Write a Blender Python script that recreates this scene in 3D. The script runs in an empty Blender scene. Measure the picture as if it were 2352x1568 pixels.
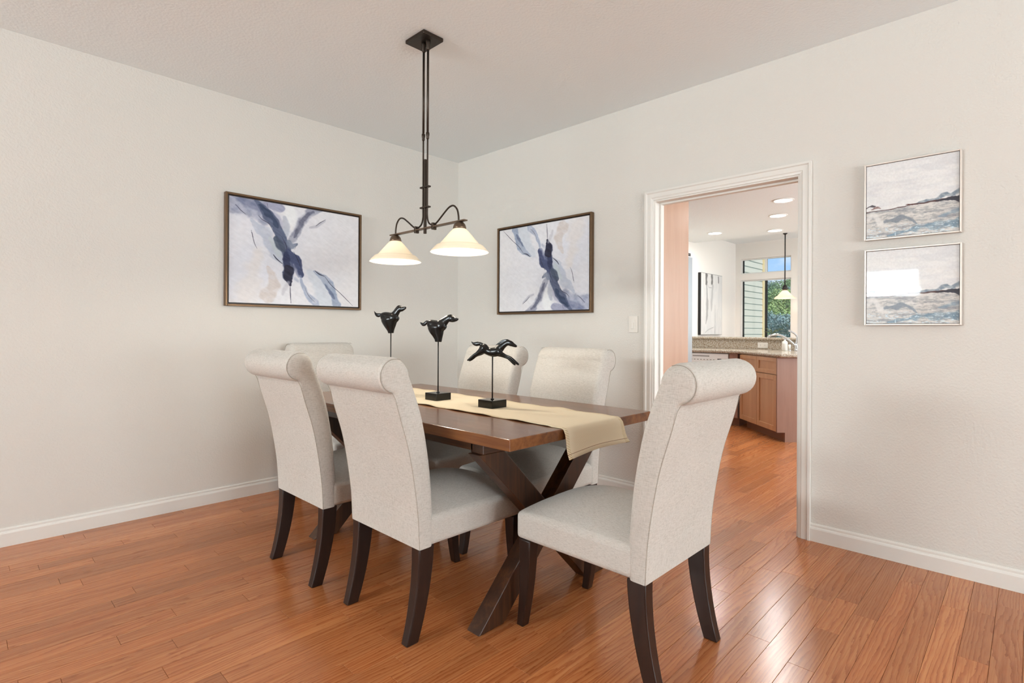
import bpy, bmesh, math, random
import numpy as np
from mathutils import Vector, Matrix
random.seed(7)
C = bpy.context.scene.collection
SC = bpy.context.scene
PI = math.pi

# ------------------------------------------------------------------ camera
cam = bpy.data.cameras.new('camera')
cam.sensor_width = 36.0
cam.lens = 1238 / 2352 * 36.0
cam.shift_y = -25.5 / 2352
cam.clip_start = 0.02
cam.clip_end = 500
camo = bpy.data.objects.new('camera', cam)
C.objects.link(camo)
camo.matrix_world = (Matrix.Translation((0, 0, 1.16)) @ Matrix.Rotation(math.radians(-46.0), 4, 'Z')
                     @ Matrix.Rotation(math.radians(90), 4, 'X') @ Matrix.Rotation(math.radians(0.28), 4, 'Z'))
SC.camera = camo

# ------------------------------------------------------------------ exposure, sky, sun, daylight, added fill
SC.view_settings.view_transform = 'Standard'
SC.view_settings.look = 'None'
SC.view_settings.gamma = 1.0
SC.view_settings.use_curve_mapping = False
SC.view_settings.exposure = 0.27
SC.cycles.caustics_reflective = False
SC.cycles.caustics_refractive = False
SC.cycles.max_bounces = 6
SC.cycles.diffuse_bounces = 4
SC.cycles.glossy_bounces = 3
SC.cycles.transmission_bounces = 4
SC.cycles.adaptive_threshold = 0.06

w = bpy.data.worlds.new('sky')
SC.world = w
w.use_nodes = True
wn, wl = w.node_tree.nodes, w.node_tree.links
bg = wn['Background']
tc = wn.new('ShaderNodeTexCoord')
nz = wn.new('ShaderNodeTexNoise'); nz.inputs['Scale'].default_value = 7.0; nz.inputs['Detail'].default_value = 8
mp = wn.new('ShaderNodeMapping'); mp.inputs['Scale'].default_value = (1, 1, 2.6)
cr = wn.new('ShaderNodeValToRGB')
cr.color_ramp.elements[0].position = 0.50; cr.color_ramp.elements[0].color = (0.40, 0.63, 0.98, 1)
cr.color_ramp.elements[1].position = 0.66; cr.color_ramp.elements[1].color = (0.95, 0.97, 1.0, 1)
wl.new(tc.outputs['Generated'], mp.inputs['Vector']); wl.new(mp.outputs['Vector'], nz.inputs['Vector'])
wl.new(nz.outputs['Fac'], cr.inputs['Fac']); wl.new(cr.outputs['Color'], bg.inputs['Color'])
bg.inputs['Strength'].default_value = 0.95

def light(name, kind, loc, rot, energy, color=(1, 1, 1), size=None, size_y=None, **kw):
    l = bpy.data.lights.new(name, kind)
    l.energy = energy; l.color = color
    if kind == 'AREA':
        l.shape = 'RECTANGLE' if size_y else 'DISK'
        l.size = size
        if size_y: l.size_y = size_y
    for k, v in kw.items(): setattr(l, k, v)
    o = bpy.data.objects.new(name, l); C.objects.link(o)
    o.location = loc; o.rotation_euler = rot
    return o

light('sun', 'SUN', (0, 0, 20), (math.radians(28), math.radians(-22), 0), 4.0, (1.0, 0.95, 0.87), angle=0.01)
# daylight entering the windows behind the viewer; upward-tilted and kitchen lamps are added fill
DAY = (0.852, 0.938, 0.965)
BX, BY = -5.5, -5.5
WY0, WY1, SX0, SX1 = 1.45, 3.8, -0.9, 2.9          # extent of the two large windows behind the viewer
light('daylight_west', 'AREA', (BX - 0.16, (WY0 + WY1) / 2, 1.45), (0, math.radians(-90), 0), 50, DAY, 1.8, WY1 - WY0)
light('ceiling_fill_west', 'AREA', (BX - 0.16, (WY0 + WY1) / 2, 2.08), (0, math.radians(-140), 0), 345, DAY, 0.8, WY1 - WY0)  # added, tilted up to brighten the ceiling; its height sets the seascape's reflection
light('daylight_south', 'AREA', ((SX0 + SX1) / 2, BY - 0.16, 1.45), (math.radians(90), 0, 0), 60, DAY, SX1 - SX0, 1.9)
light('ceiling_fill_south', 'AREA', ((SX0 + SX1) / 2, BY - 0.16, 1.2), (math.radians(140), 0, 0), 300, DAY, SX1 - SX0, 1.4)  # second added lamp, aimed upwards to even out the ceiling
light('kitchen_fill', 'AREA', (5.4, -1.16, 1.6), (math.radians(90), 0, 0), 68, DAY, 2.4, 1.3)  # added lamp at an unseen opening, brightens the kitchen and its floor
light('nook_fill', 'AREA', (8.2, -1.16, 1.6), (math.radians(90), 0, 0), 45, DAY, 1.4, 1.5)  # companion lamp, added at the other unseen opening

# ------------------------------------------------------------------ helpers
def lin(c):
    return tuple((x / 12.92 if x <= 0.04045 else ((x + 0.055) / 1.055) ** 2.4) for x in (v / 255 for v in c))

def obj(name, data, mat=None, parent=None, smooth=None):
    if isinstance(data, bmesh.types.BMesh):
        me = bpy.data.meshes.new(name)
        bmesh.ops.recalc_face_normals(data, faces=data.faces[:])
        data.to_mesh(me); data.free()
    else:
        me = data
    if mat and not me.materials: me.materials.append(mat)
    if smooth:
        for p in me.polygons: p.use_smooth = True
        if smooth is not True:
            me.set_sharp_from_angle(angle=math.radians(smooth))
    o = bpy.data.objects.new(name, me); C.objects.link(o)
    if parent: o.parent = parent
    return o

def tag(o, label=None, cat=None, group=None, kind=None):
    if label: o['label'] = label
    if cat: o['category'] = cat
    if group: o['group'] = group
    if kind: o['kind'] = kind
    return o

def thing(name, label, cat, loc=(0, 0, 0), rotz=0, group=None, kind=None):
    o = bpy.data.objects.new(name, None); C.objects.link(o)
    o.location = loc; o.rotation_euler = (0, 0, rotz); o.empty_display_size = 0.05
    return tag(o, label, cat, group, kind)

def box(bm, x0, x1, y0, y1, z0, z1, bev=0, seg=2):
    b = bmesh.new()
    bmesh.ops.create_cube(b, size=1)
    for v in b.verts:
        v.co = Vector(((x0 + x1) / 2 + v.co.x * (x1 - x0), (y0 + y1) / 2 + v.co.y * (y1 - y0), (z0 + z1) / 2 + v.co.z * (z1 - z0)))
    if bev:
        bmesh.ops.bevel(b, geom=b.edges[:], offset=bev, segments=seg, affect='EDGES', profile=0.5)
    m = bpy.data.meshes.new('t'); b.to_mesh(m); b.free(); bm.from_mesh(m); bpy.data.meshes.remove(m)
    return bm

def boxm(*a, **k):
    return box(bmesh.new(), *a, **k)

def prism(bm, pts, axis, a, b):
    """closed polygon extruded along axis ('x','y','z') from a to b; pts are the other two coords in order"""
    def mk(p, t):
        return {'x': (t, p[0], p[1]), 'y': (p[0], t, p[1]), 'z': (p[0], p[1], t)}[axis]
    v0 = [bm.verts.new(mk(p, a)) for p in pts]; v1 = [bm.verts.new(mk(p, b)) for p in pts]
    n = len(pts)
    bm.faces.new(v0); bm.faces.new(v1[::-1])
    for i in range(n):
        bm.faces.new((v0[i], v1[i], v1[(i + 1) % n], v0[(i + 1) % n]))
    return bm

def loft(bm, rings, cap=True, closed=True):
    vs = [[bm.verts.new(p) for p in r] for r in rings]
    n = len(vs[0])
    for a, b in zip(vs, vs[1:]):
        for i in range(n if closed else n - 1):
            j = (i + 1) % n
            bm.faces.new((a[i], a[j], b[j], b[i]))
    if cap:
        bm.faces.new(vs[0][::-1]); bm.faces.new(vs[-1])
    return bm

def lathe(bm, prof, seg=40, loc=(0, 0, 0)):
    rings = [[(loc[0] + r * math.cos(2 * PI * i / seg), loc[1] + r * math.sin(2 * PI * i / seg), loc[2] + z) for i in range(seg)] for r, z in prof]
    return loft(bm, rings, cap=False)

def lathe_c(bm, prof, seg=32, loc=(0, 0, 0)):
    rings = [[(loc[0] + max(r, 1e-4) * math.cos(2 * PI * i / seg), loc[1] + max(r, 1e-4) * math.sin(2 * PI * i / seg), loc[2] + z) for i in range(seg)] for r, z in prof]
    return loft(bm, rings, cap=True)

def tube(bm, pts, rad, seg=10):
    pts = [Vector(p) for p in pts]
    if not hasattr(rad, '__len__'): rad = [rad] * len(pts)
    rings = []
    up = None
    for i, p in enumerate(pts):
        t = (pts[min(i + 1, len(pts) - 1)] - pts[max(i - 1, 0)]).normalized()
        if up is None:
            up = t.orthogonal().normalized()
        else:
            up = (up - t * up.dot(t)).normalized()
        s = t.cross(up)
        rings.append([p + (up * math.cos(2 * PI * k / seg) + s * math.sin(2 * PI * k / seg)) * rad[i] for k in range(seg)])
    return loft(bm, rings)

def crom(pts, n=6):
    pts = [np.array(p, float) for p in pts]
    out = []
    for i in range(len(pts) - 1):
        p0 = pts[max(i - 1, 0)]; p1 = pts[i]; p2 = pts[i + 1]; p3 = pts[min(i + 2, len(pts) - 1)]
        for k in range(n):
            t = k / n
            out.append(0.5 * ((2 * p1) + (-p0 + p2) * t + (2 * p0 - 5 * p1 + 4 * p2 - p3) * t * t + (-p0 + 3 * p1 - 3 * p2 + p3) * t ** 3))
    out.append(pts[-1])
    return [tuple(float(x) for x in p) for p in out]

def bevel(o, width, seg=3, ang=40):
    m = o.modifiers.new('bevel', 'BEVEL'); m.width = width; m.segments = seg; m.limit_method = 'ANGLE'; m.angle_limit = math.radians(ang)
    m.harden_normals = False
    return o

def copy_tree(o, parent=None):
    c = o.copy(); C.objects.link(c)
    if parent: c.parent = parent
    for ch in list(o.children): copy_tree(ch, c)
    return c

# ------------------------------------------------------------------ materials
def mat(name, base=(0.8, 0.8, 0.8), rough=0.5, metal=0.0, spec=0.5, **kw):
    m = bpy.data.materials.new(name); m.use_nodes = True
    b = m.node_tree.nodes['Principled BSDF']
    b.inputs['Base Color'].default_value = (*base[:3], 1); b.inputs['Roughness'].default_value = rough
    b.inputs['Metallic'].default_value = metal; b.inputs['Specular IOR Level'].default_value = spec
    for k, v in kw.items(): b.inputs[k].default_value = v
    return m

class NT:
    def __init__(s, m):
        s.n, s.l = m.node_tree.nodes, m.node_tree.links; s.b = s.n['Principled BSDF']
    def add(s, t, **kw):
        nd = s.n.new('ShaderNode' + t)
        for k, v in kw.items():
            if k in nd.inputs: nd.inputs[k].default_value = v
            else: setattr(nd, k, v)
        return nd
    def link(s, a, b): s.l.new(a, b)
    def math(s, op, a, b=None, c=None):
        nd = s.n.new('ShaderNodeMath'); nd.operation = op
        for i, x in enumerate((a, b, c)):
            if x is None: continue
            if isinstance(x, (int, float)): nd.inputs[i].default_value = x
            else: s.l.new(x, nd.inputs[i])
        return nd.outputs[0]
    def ramp(s, fac, stops):
        nd = s.n.new('ShaderNodeValToRGB'); e = nd.color_ramp.elements
        while len(e) < len(stops): e.new(0.5)
        for el, (p, c) in zip(e, stops): el.position = p; el.color = (*c[:3], 1)
        s.l.new(fac, nd.inputs['Fac']); return nd.outputs['Color']
    def mix(s, fac, a, b, blend='MIX'):
        nd = s.n.new('ShaderNodeMix'); nd.data_type = 'RGBA'; nd.blend_type = blend
        for i, x in ((0, fac), (6, a), (7, b)):
            if isinstance(x, (int, float)): nd.inputs[i].default_value = x
            elif isinstance(x, tuple): nd.inputs[i].default_value = (*x[:3], 1)
            else: s.l.new(x, nd.inputs[i])
        return nd.outputs[2]
    def bump(s, h, strength=0.2, dist=0.001):
        nd = s.add('Bump', Strength=strength, Distance=dist); s.l.new(h, nd.inputs['Height']); s.l.new(nd.outputs['Normal'], s.b.inputs['Normal']); return nd
    def mapped(s, vec, scale=(1, 1, 1), loc=(0, 0, 0), rot=(0, 0, 0)):
        nd = s.add('Mapping'); nd.inputs['Scale'].default_value = scale; nd.inputs['Location'].default_value = loc; nd.inputs['Rotation'].default_value = rot
        s.l.new(vec, nd.inputs['Vector']); return nd.outputs['Vector']
    def noise(s, vec, scale, detail=3, rough=0.5, dist=0.0):
        nd = s.add('TexNoise', Scale=scale, Detail=detail, Roughness=rough, Distortion=dist)
        if vec is not None: s.l.new(vec, nd.inputs['Vector'])
        return nd.outputs['Fac']

def paint(name, rgb, rough=0.75, bump=0.4, scale=95):
    m = mat(name, lin(rgb), rough, spec=0.25); t = NT(m)
    g = t.add('NewGeometry')
    n = t.noise(g.outputs['Position'], scale, 1.5, 0.55)
    t.bump(n, bump, 0.004)
    return m

M = {}
M['wall'] = paint('wall_paint', (214, 210, 203))
M['ceil'] = paint('ceiling_paint', (237, 243, 244), 0.85, 0.35, 70)  # paler than the walls to make up for light missing on the ceiling
M['kwall'] = paint('kitchen_wall_paint', (236, 231, 224), 0.75, 0.15)
M['trim'] = mat('trim_paint', lin((222, 218, 211)), 0.38, spec=0.4)
M['plate'] = mat('switch_plastic', lin((222, 217, 209)), 0.35)
M['slot'] = mat('dark_slot', lin((70, 66, 60)), 0.6)

def oak():
    m = mat('oak_floor', (0.5, 0.25, 0.1), 0.24, spec=0.5); t = NT(m)
    g = t.add('NewGeometry'); oi = t.add('ObjectInfo'); r = oi.outputs['Random']
    off = t.add('CombineXYZ')
    t.link(t.math('MULTIPLY', r, 37.0), off.inputs[0]); t.link(t.math('MULTIPLY', r, 91.0), off.inputs[1]); t.link(t.math('MULTIPLY', r, 53.0), off.inputs[2])
    va = t.add('VectorMath', operation='ADD'); t.link(g.outputs['Position'], va.inputs[0]); t.link(off.outputs[0], va.inputs[1])
    p = va.outputs[0]
    warp = t.noise(t.mapped(p, (1.1, 7.5, 1)), 1.0, 1, 0.4)
    warp2 = t.noise(t.mapped(p, (9, 70, 1)), 1.0, 3, 0.6)
    sep = t.add('SeparateXYZ'); t.link(p, sep.inputs[0])
    ph = t.math('ADD', t.math('MULTIPLY', sep.outputs[1], 62.0), t.math('ADD', t.math('MULTIPLY', warp, 11.0), t.math('MULTIPLY', warp2, 1.3)))
    ring = t.math('FRACT', ph)
    pore = t.noise(t.mapped(p, (9, 460, 1)), 1.0, 2, 0.6)
    fine = t.noise(t.mapped(p, (1.6, 85, 1)), 1.0, 3, 0.6)
    grain = t.math('ADD', t.math('MULTIPLY', t.math('POWER', ring, 3.0), 0.32), t.math('MULTIPLY', fine, 0.62))
    col = t.ramp(grain, [(0.20, lin((192, 127, 79))), (0.42, lin((176, 107, 62))), (0.64, lin((154, 87, 47))), (0.90, lin((110, 59, 31)))])
    dark = t.ramp(pore, [(0.52, (1, 1, 1)), (0.70, (0.74, 0.68, 0.62))])
    col = t.mix(0.6, col, dark, 'MULTIPLY')
    wn_ = t.add('TexWhiteNoise'); wn_.noise_dimensions = '1D'; t.link(r, wn_.inputs['W'])
    tint = t.ramp(wn_.outputs['Value'], [(0.0, (0.74, 0.70, 0.68)), (0.22, (1.06, 1.04, 1.02)), (0.42, (0.86, 0.82, 0.80)), (0.62, (1.20, 1.20, 1.18)), (0.8, (0.98, 0.90, 0.84)), (1.0, (1.12, 1.08, 1.04))])
    col = t.mix(1.0, col, tint, 'MULTIPLY')
    t.link(col, t.b.inputs['Base Color'])
    t.link(t.math('ADD', 0.16, t.math('MULTIPLY', fine, 0.10)), t.b.inputs['Roughness'])
    t.bump(fine, 0.03, 0.001)
    return m
M['oak'] = oak()
M['subfloor'] = mat('subfloor', lin((70, 40, 24)), 0.8)

def fabric(name, c1, c2, seat=False):
    m = mat(name, lin(c1), 0.92, spec=0.15); t = NT(m)
    t.b.inputs['Sheen Weight'].default_value = 0.12
    tcn = t.add('TexCoord'); p = tcn.outputs['Object']
    def thread(sc): return t.noise(t.mapped(p, sc), 1.0, 2, 0.55)
    if seat: h1, h2 = thread((60, 560, 560)), thread((560, 60, 560))
    else: h1, h2 = thread((60, 60, 560)), thread((560, 560, 60))
    big = t.noise(p, 6, 2)
    s = t.math('ADD', t.math('MULTIPLY', h1, 0.5), t.math('ADD', t.math('MULTIPLY', h2, 0.5), t.math('MULTIPLY', t.math('SUBTRACT', big, 0.5), 0.10)))
    col = t.ramp(s, [(0.33, lin(c2)), (0.50, lin(c1)), (0.67, lin(tuple(min(255, v + 10) for v in c1)))])
    t.link(col, t.b.inputs['Base Color'])
    t.bump(t.math('ADD', h1, h2), 0.16, 0.002)
    return m
M['linen'] = fabric('linen', (197, 191, 183), (174, 167, 157))
M['linen_seat'] = fabric('linen_seat', (197, 191, 183), (174, 167, 157), True)
M['piping'] = mat('piping_cord_shaded', lin((162, 153, 140)), 0.9, spec=0.15)  # same cloth as the linen, darkened to carry the seam's shadow line

def wood(name, stops, axis='y', rough=0.35, sc=1.0, knots=0.0, bmp=0.12, fw=0.25):
    m = mat(name, lin(stops[0][1]), rough); t = NT(m)
    tcn = t.add('TexCoord'); p = tcn.outputs['Object']
    scl = {'x': (1.5, 22, 22), 'y': (22, 1.5, 22), 'z': (22, 22, 1.5)}[axis]
    scf = {'x': (5, 160, 160), 'y': (160, 5, 160), 'z': (160, 160, 5)}[axis]
    a = t.noise(t.mapped(p, tuple(v * sc for v in scl)), 1.0, 4, 0.6, 0.6)
    f = t.noise(t.mapped(p, scf), 1.0, 3, 0.6)
    b = t.noise(t.mapped(p, (3, 3, 3)), 1.0, 2)
    s = t.math('ADD', t.math('MULTIPLY', a, 0.6), t.math('ADD', t.math('MULTIPLY', f, fw), t.math('MULTIPLY', b, 0.45 - fw)))
    col = t.ramp(s, [(q, lin(c)) for q, c in stops])
    if knots:
        vo = t.add('TexVoronoi', Scale=5.5); t.link(t.mapped(p, (1, .6, 1)), vo.inputs['Vector'])
        kk = t.ramp(t.math('ADD', vo.outputs['Distance'], t.math('MULTIPLY', t.noise(p, 60, 3), 0.1)), [(0.055, (0.18, 0.13, 0.1)), (0.075, (1, 1, 1))])
        col = t.mix(knots, col, kk, 'MULTIPLY')
    t.link(col, t.b.inputs['Base Color'])
    t.link(t.math('ADD', rough - 0.08, t.math('MULTIPLY', f, 0.16)), t.b.inputs['Roughness'])
    if bmp > 0.02: t.bump(f, bmp * 0.4, 0.001)
    return m
WN = [(0.32, (62, 34, 18)), (0.50, (104, 62, 32)), (0.66, (138, 88, 48)), (0.8, (160, 108, 62))]
M['table_y'] = wood('table_top_walnut', [(0.32, (62, 35, 18)), (0.50, (105, 62, 31)), (0.68, (134, 84, 44)), (0.8, (154, 102, 58))], 'y', 0.20, knots=0.8, bmp=0.03, fw=0.14)
WL = [(0.32, (34, 18, 10)), (0.52, (60, 34, 17)), (0.70, (90, 54, 26)), (0.85, (112, 72, 38))]
M['table_x'] = wood('table_beam_walnut', WL, 'x', 0.4, knots=0.5)
M['table_z'] = wood('table_leg_walnut', WL, 'z', 0.4, knots=0.5)
M['table_rail'] = wood('table_rail_walnut', WL, 'y', 0.35)
M['legs'] = wood('chair_leg_espresso', [(0.3, (22, 11, 7)), (0.55, (38, 20, 12)), (0.8, (54, 30, 18))], 'z', 0.36)
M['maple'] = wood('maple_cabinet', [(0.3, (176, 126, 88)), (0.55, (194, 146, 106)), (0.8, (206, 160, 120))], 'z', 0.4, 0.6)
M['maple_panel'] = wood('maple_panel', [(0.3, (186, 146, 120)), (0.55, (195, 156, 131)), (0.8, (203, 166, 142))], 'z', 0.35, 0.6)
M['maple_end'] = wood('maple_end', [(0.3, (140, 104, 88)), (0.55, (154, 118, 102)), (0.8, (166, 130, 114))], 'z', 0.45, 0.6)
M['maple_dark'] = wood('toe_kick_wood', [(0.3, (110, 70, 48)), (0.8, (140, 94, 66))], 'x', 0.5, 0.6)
M['bronze'] = mat('bronze_metal', lin((62, 52, 44)), 0.42, 0.75)
M['bronze_lt'] = mat('bronze_socket_lit_bar', lin((110, 92, 76)), 0.4, 0.8)
M['black'] = mat('black_lacquer', lin((15, 14, 14)), 0.2, spec=0.38)
M['blackmetal'] = mat('black_metal', lin((22, 20, 19)), 0.4, spec=0.4)
M['gold_frame'] = mat('antique_bronze_frame', lin((104, 80, 56)), 0.36, 0.55)
M['dark_frame'] = mat('dark_frame_inner', lin((46, 32, 26)), 0.5)
M['silver_frame'] = mat('champagne_frame', lin((214, 204, 194)), 0.35, 0.25)
M['white_app'] = mat('white_enamel', lin((236, 237, 236)), 0.25)
M['steel'] = mat('brushed_steel', lin((150, 154, 158)), 0.32, 0.9)
M['chrome'] = mat('chrome', lin((215, 218, 222)), 0.08, 1.0)
M['vinyl'] = mat('white_vinyl', lin((236, 236, 232)), 0.4)
M['winblack'] = mat('dark_window_frame', lin((26, 28, 27)), 0.45)
M['leaf'] = mat('leaf', lin((88, 98, 52)), 0.5)
M['siding'] = mat('siding_paint', lin((206, 198, 184)), 0.7)
M['corner_board'] = mat('corner_board_paint', lin((222, 196, 150)), 0.7)
M['soap'] = mat('soap_bottle_plastic', lin((236, 234, 226)), 0.3)
M['ceramic'] = mat('grey_ceramic', lin((120, 116, 108)), 0.4)

def granite():
    m = mat('granite', lin((190, 176, 152)), 0.16); t = NT(m)
    g = t.add('NewGeometry'); p = g.outputs['Position']
    a = t.noise(p, 70, 4, 0.7); b = t.noise(p, 190, 3, 0.7); c = t.noise(p, 5, 3)
    col = t.ramp(a, [(0.34, lin((92, 70, 54))), (0.44, lin((158, 142, 120))), (0.54, lin((186, 178, 164))), (0.68, lin((206, 202, 192)))])
    sp = t.ramp(b, [(0.34, (0.12, 0.09, 0.07)), (0.43, (1, 1, 1))])
    col = t.mix(0.8, col, sp, 'MULTIPLY')
    col = t.mix(t.math('MULTIPLY', c, 0.22), col, lin((160, 120, 86)))
    t.link(col, t.b.inputs['Base Color']); return m
M['granite'] = granite()

def glass_pane():
    m = bpy.data.materials.new('window_glass'); m.use_nodes = True
    n, l = m.node_tree.nodes, m.node_tree.links; n.clear()
    o = n.new('ShaderNodeOutputMaterial'); tr = n.new('ShaderNodeBsdfTransparent'); gl = n.new('ShaderNodeBsdfGlossy'); gl.inputs['Roughness'].default_value = 0.01
    fr = n.new('ShaderNodeFresnel'); fr.inputs['IOR'].default_value = 1.45; mx = n.new('ShaderNodeMixShader')
    tr.inputs['Color'].default_value = (0.95, 0.97, 0.96, 1)
    l.new(fr.outputs[0], mx.inputs[0]); l.new(tr.outputs[0], mx.inputs[1]); l.new(gl.outputs[0], mx.inputs[2]); l.new(mx.outputs[0], o.inputs[0])
    return m
M['glass'] = glass_pane()

def shade_glass():
    m = bpy.data.materials.new('opal_glass'); m.use_nodes = True
    n, l = m.node_tree.nodes, m.node_tree.links; n.clear()
    o = n.new('ShaderNodeOutputMaterial'); tr = n.new('ShaderNodeBsdfTranslucent'); df = n.new('ShaderNodeBsdfPrincipled')
    df.inputs['Base Color'].default_value = (*lin((244, 232, 214)), 1); df.inputs['Roughness'].default_value = 0.22
    tr.inputs['Color'].default_value = (1.0, 0.95, 0.84, 1)
    mx = n.new('ShaderNodeMixShader'); mx.inputs[0].default_value = 0.32
    l.new(df.outputs[0], mx.inputs[1]); l.new(tr.outputs[0], mx.inputs[2]); l.new(mx.outputs[0], o.inputs[0])
    return m
M['opal'] = shade_glass()

def emit(name, c, s):
    m = bpy.data.materials.new(name); m.use_nodes = True
    b = m.node_tree.nodes['Principled BSDF']; b.inputs['Base Color'].default_value = (1, 1, 1, 1)
    b.inputs['Emission Color'].default_value = (*c, 1); b.inputs['Emission Strength'].default_value = s
    return m
M['bulb'] = emit('bulb_glow', (1.0, 0.93, 0.8), 9.0)
M['can'] = emit('can_light_glow', (1.0, 0.97, 0.92), 7.0)

def vcol_mat(name, rough, coat=0.0):
    m = mat(name, (1, 1, 1), rough, spec=0.4); t = NT(m)
    a = t.add('VertexColor'); a.layer_name = 'paint'
    t.link(a.outputs['Color'], t.b.inputs['Base Color'])
    if coat:
        t.b.inputs['Coat Weight'].default_value = coat; t.b.inputs['Coat Roughness'].default_value = 0.03
    return m
M['canvas'] = vcol_mat('painted_canvas', 0.6)
M['print'] = vcol_mat('glazed_print', 0.5, 0.32)

# ------------------------------------------------------------------ setting: dining room
XB, YA, ZC = 3.325, 3.93, 2.745
T = 0.115
DY0, DY1, DZ = 0.945, 1.868, 2.055           # doorway in the right wall
def structure(name, bm, m, label, cat, smooth=None):
    return tag(obj(name, bm, m, smooth=smooth), label, cat, kind='structure')

bm = boxm(BX - 0.12, XB, YA, YA + 0.12, 0, ZC)
structure('wall_left', bm, M['wall'], 'plain off-white wall at the left carrying the large framed abstract', 'wall')
bm = boxm(XB, XB + T, BY - 0.12, DY0, 0, ZC)
box(bm, XB, XB + T, DY1, YA + 0.12, 0, ZC); box(bm, XB, XB + T, DY0, DY1, DZ, ZC)
structure('wall_right', bm, M['wall'], 'plain off-white wall at the right with the open doorway to the kitchen', 'wall')
# walls behind the viewer, each with a large window opening
def wall_with_hole(name, axis, c0, c1, a0, a1, h0, h1, z0, z1, label, mm='wall', top=ZC):
    bm = bmesh.new()
    def b(p0, p1, q0, q1):
        if axis == 'x': box(bm, c0, c1, p0, p1, q0, q1)
        else: box(bm, p0, p1, c0, c1, q0, q1)
    b(a0, h0, 0, top); b(h1, a1, 0, top); b(h0, h1, 0, z0); b(h0, h1, z1, top)
    return structure(name, bm, M[mm], label, 'wall')
wall_with_hole('wall_window_side', 'x', BX - 0.12, BX, BY, YA, WY0, WY1, 0.5, 2.40, 'off-white wall with a wide window behind the viewer on the left')
wall_with_hole('wall_back', 'y', BY - 0.12, BY, BX - 0.12, XB, SX0, SX1, 0.5, 2.4, 'off-white wall with a wide window behind the viewer')
structure('ceiling', boxm(BX - 0.12, XB + T, BY - 0.12, YA + 0.12, ZC, ZC + 0.12), M['ceil'], 'flat pale textured ceiling over the dining room', 'ceiling')

def baseboard(name, length, label, loc, rotz):
    prof = [(0, 0), (0.016, 0), (0.016, 0.068), (0.013, 0.076), (0.009, 0.080), (0.009, 0.090), (0.005, 0.097), (0, 0.097)]
    o = structure(name, prism(bmesh.new(), prof, 'x', 0, length), M['trim'], label, 'baseboard')
    o.location = loc; o.rotation_euler = (0, 0, rotz); return o
baseboard('baseboard_left', XB - BX, 'white stepped baseboard along the left wall', (XB, YA, 0), PI)
baseboard('baseboard_right', DY0 - 0.058 - BY, 'white stepped baseboard along the right wall below the two seascapes', (XB, BY, 0), PI / 2)
baseboard('baseboard_corner', YA - 0.016 - DY1 - 0.058, 'white stepped baseboard along the right wall behind the dining table', (XB, DY1 + 0.058, 0), PI / 2)

# doorway trim
cw = 0.062
prof = [(0, 0), (0.010, 0), (0.012, 0.012), (0.016, 0.018), (0.016, 0.044), (0.022, 0.050), (0.022, cw), (0, cw)]   # (depth, from opening edge outward)
def casing(side):
    s = -1 if side < 0 else 1
    xf = XB if side < 0 else XB + T
    bm = bmesh.new()
    rings = []
    for (cy, cz, dy, dz) in ((DY0, 0, -1, 0), (DY0, DZ, -1, 1), (DY1, DZ, 1, 1), (DY1, 0, 1, 0)):
        rings.append([(xf + s * d, cy + dy * (r - 0.004), cz + dz * (r - 0.004)) for d, r in prof])
    return loft(bm, rings)
structure('trim_1', casing(-1), M['trim'], 'white moulded door casing around the kitchen doorway', 'door casing')
structure('trim_2', casing(1), M['trim'], 'white moulded door casing on the kitchen side of the doorway', 'door casing')
bm = bmesh.new()
e = 0.0005
box(bm, XB - 0.002, XB + T + 0.002, DY0 - 0.003, DY0 + 0.014, 0, DZ - 0.014); box(bm, XB - 0.002, XB + T + 0.002, DY1 - 0.014, DY1 + 0.003, 0, DZ - 0.014)
box(bm, XB - 0.002, XB + T + 0.002, DY0 - 0.003, DY1 + 0.003, DZ - 0.014, DZ + 0.003)
jamb = structure('door_1', bm, M['trim'], 'white door jamb lining the open doorway', 'door frame')
bm = bmesh.new()
xs0, xs1 = XB + 0.055, XB + 0.09
box(bm, xs0, xs1, DY0 + 0.014, DY0 + 0.026, 0, DZ - 0.026); box(bm, xs0, xs1, DY1 - 0.026, DY1 - 0.014, 0, DZ - 0.026)
box(bm, xs0, xs1, DY0 + 0.014, DY1 - 0.014, DZ - 0.026, DZ - 0.014)
obj('door_stop', bm, M['trim'], jamb)

# window frames behind the viewer
def window_frame(name, axis, c0, c1, h0, h1, z0, z1, mull, label, mm='vinyl', fw=0.05):
    bm = bmesh.new()
    def b(p0, p1, q0, q1):
        if axis == 'x': box(bm, c0, c1, p0, p1, q0, q1)
        else: box(bm, p0, p1, c0, c1, q0, q1)
    b(h0, h0 + fw, z0, z1); b(h1 - fw, h1, z0, z1); b(h0 + fw, h1 - fw, z0, z0 + fw); b(h0 + fw, h1 - fw, z1 - fw, z1)
    for q in mull: b(q - fw / 2, q + fw / 2, z0 + fw, z1 - fw)
    return structure(name, bm, M[mm], label, 'window')
window_frame('window_1', 'x', BX - 0.09, BX - 0.03, WY0, WY1, 0.5, 2.40, (2.4,), 'wide white window behind the viewer on the left')
window_frame('window_2', 'y', BY - 0.09, BY - 0.03, SX0, SX1, 0.5, 2.4, (1.0,), 'wide white window behind the viewer')

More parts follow.
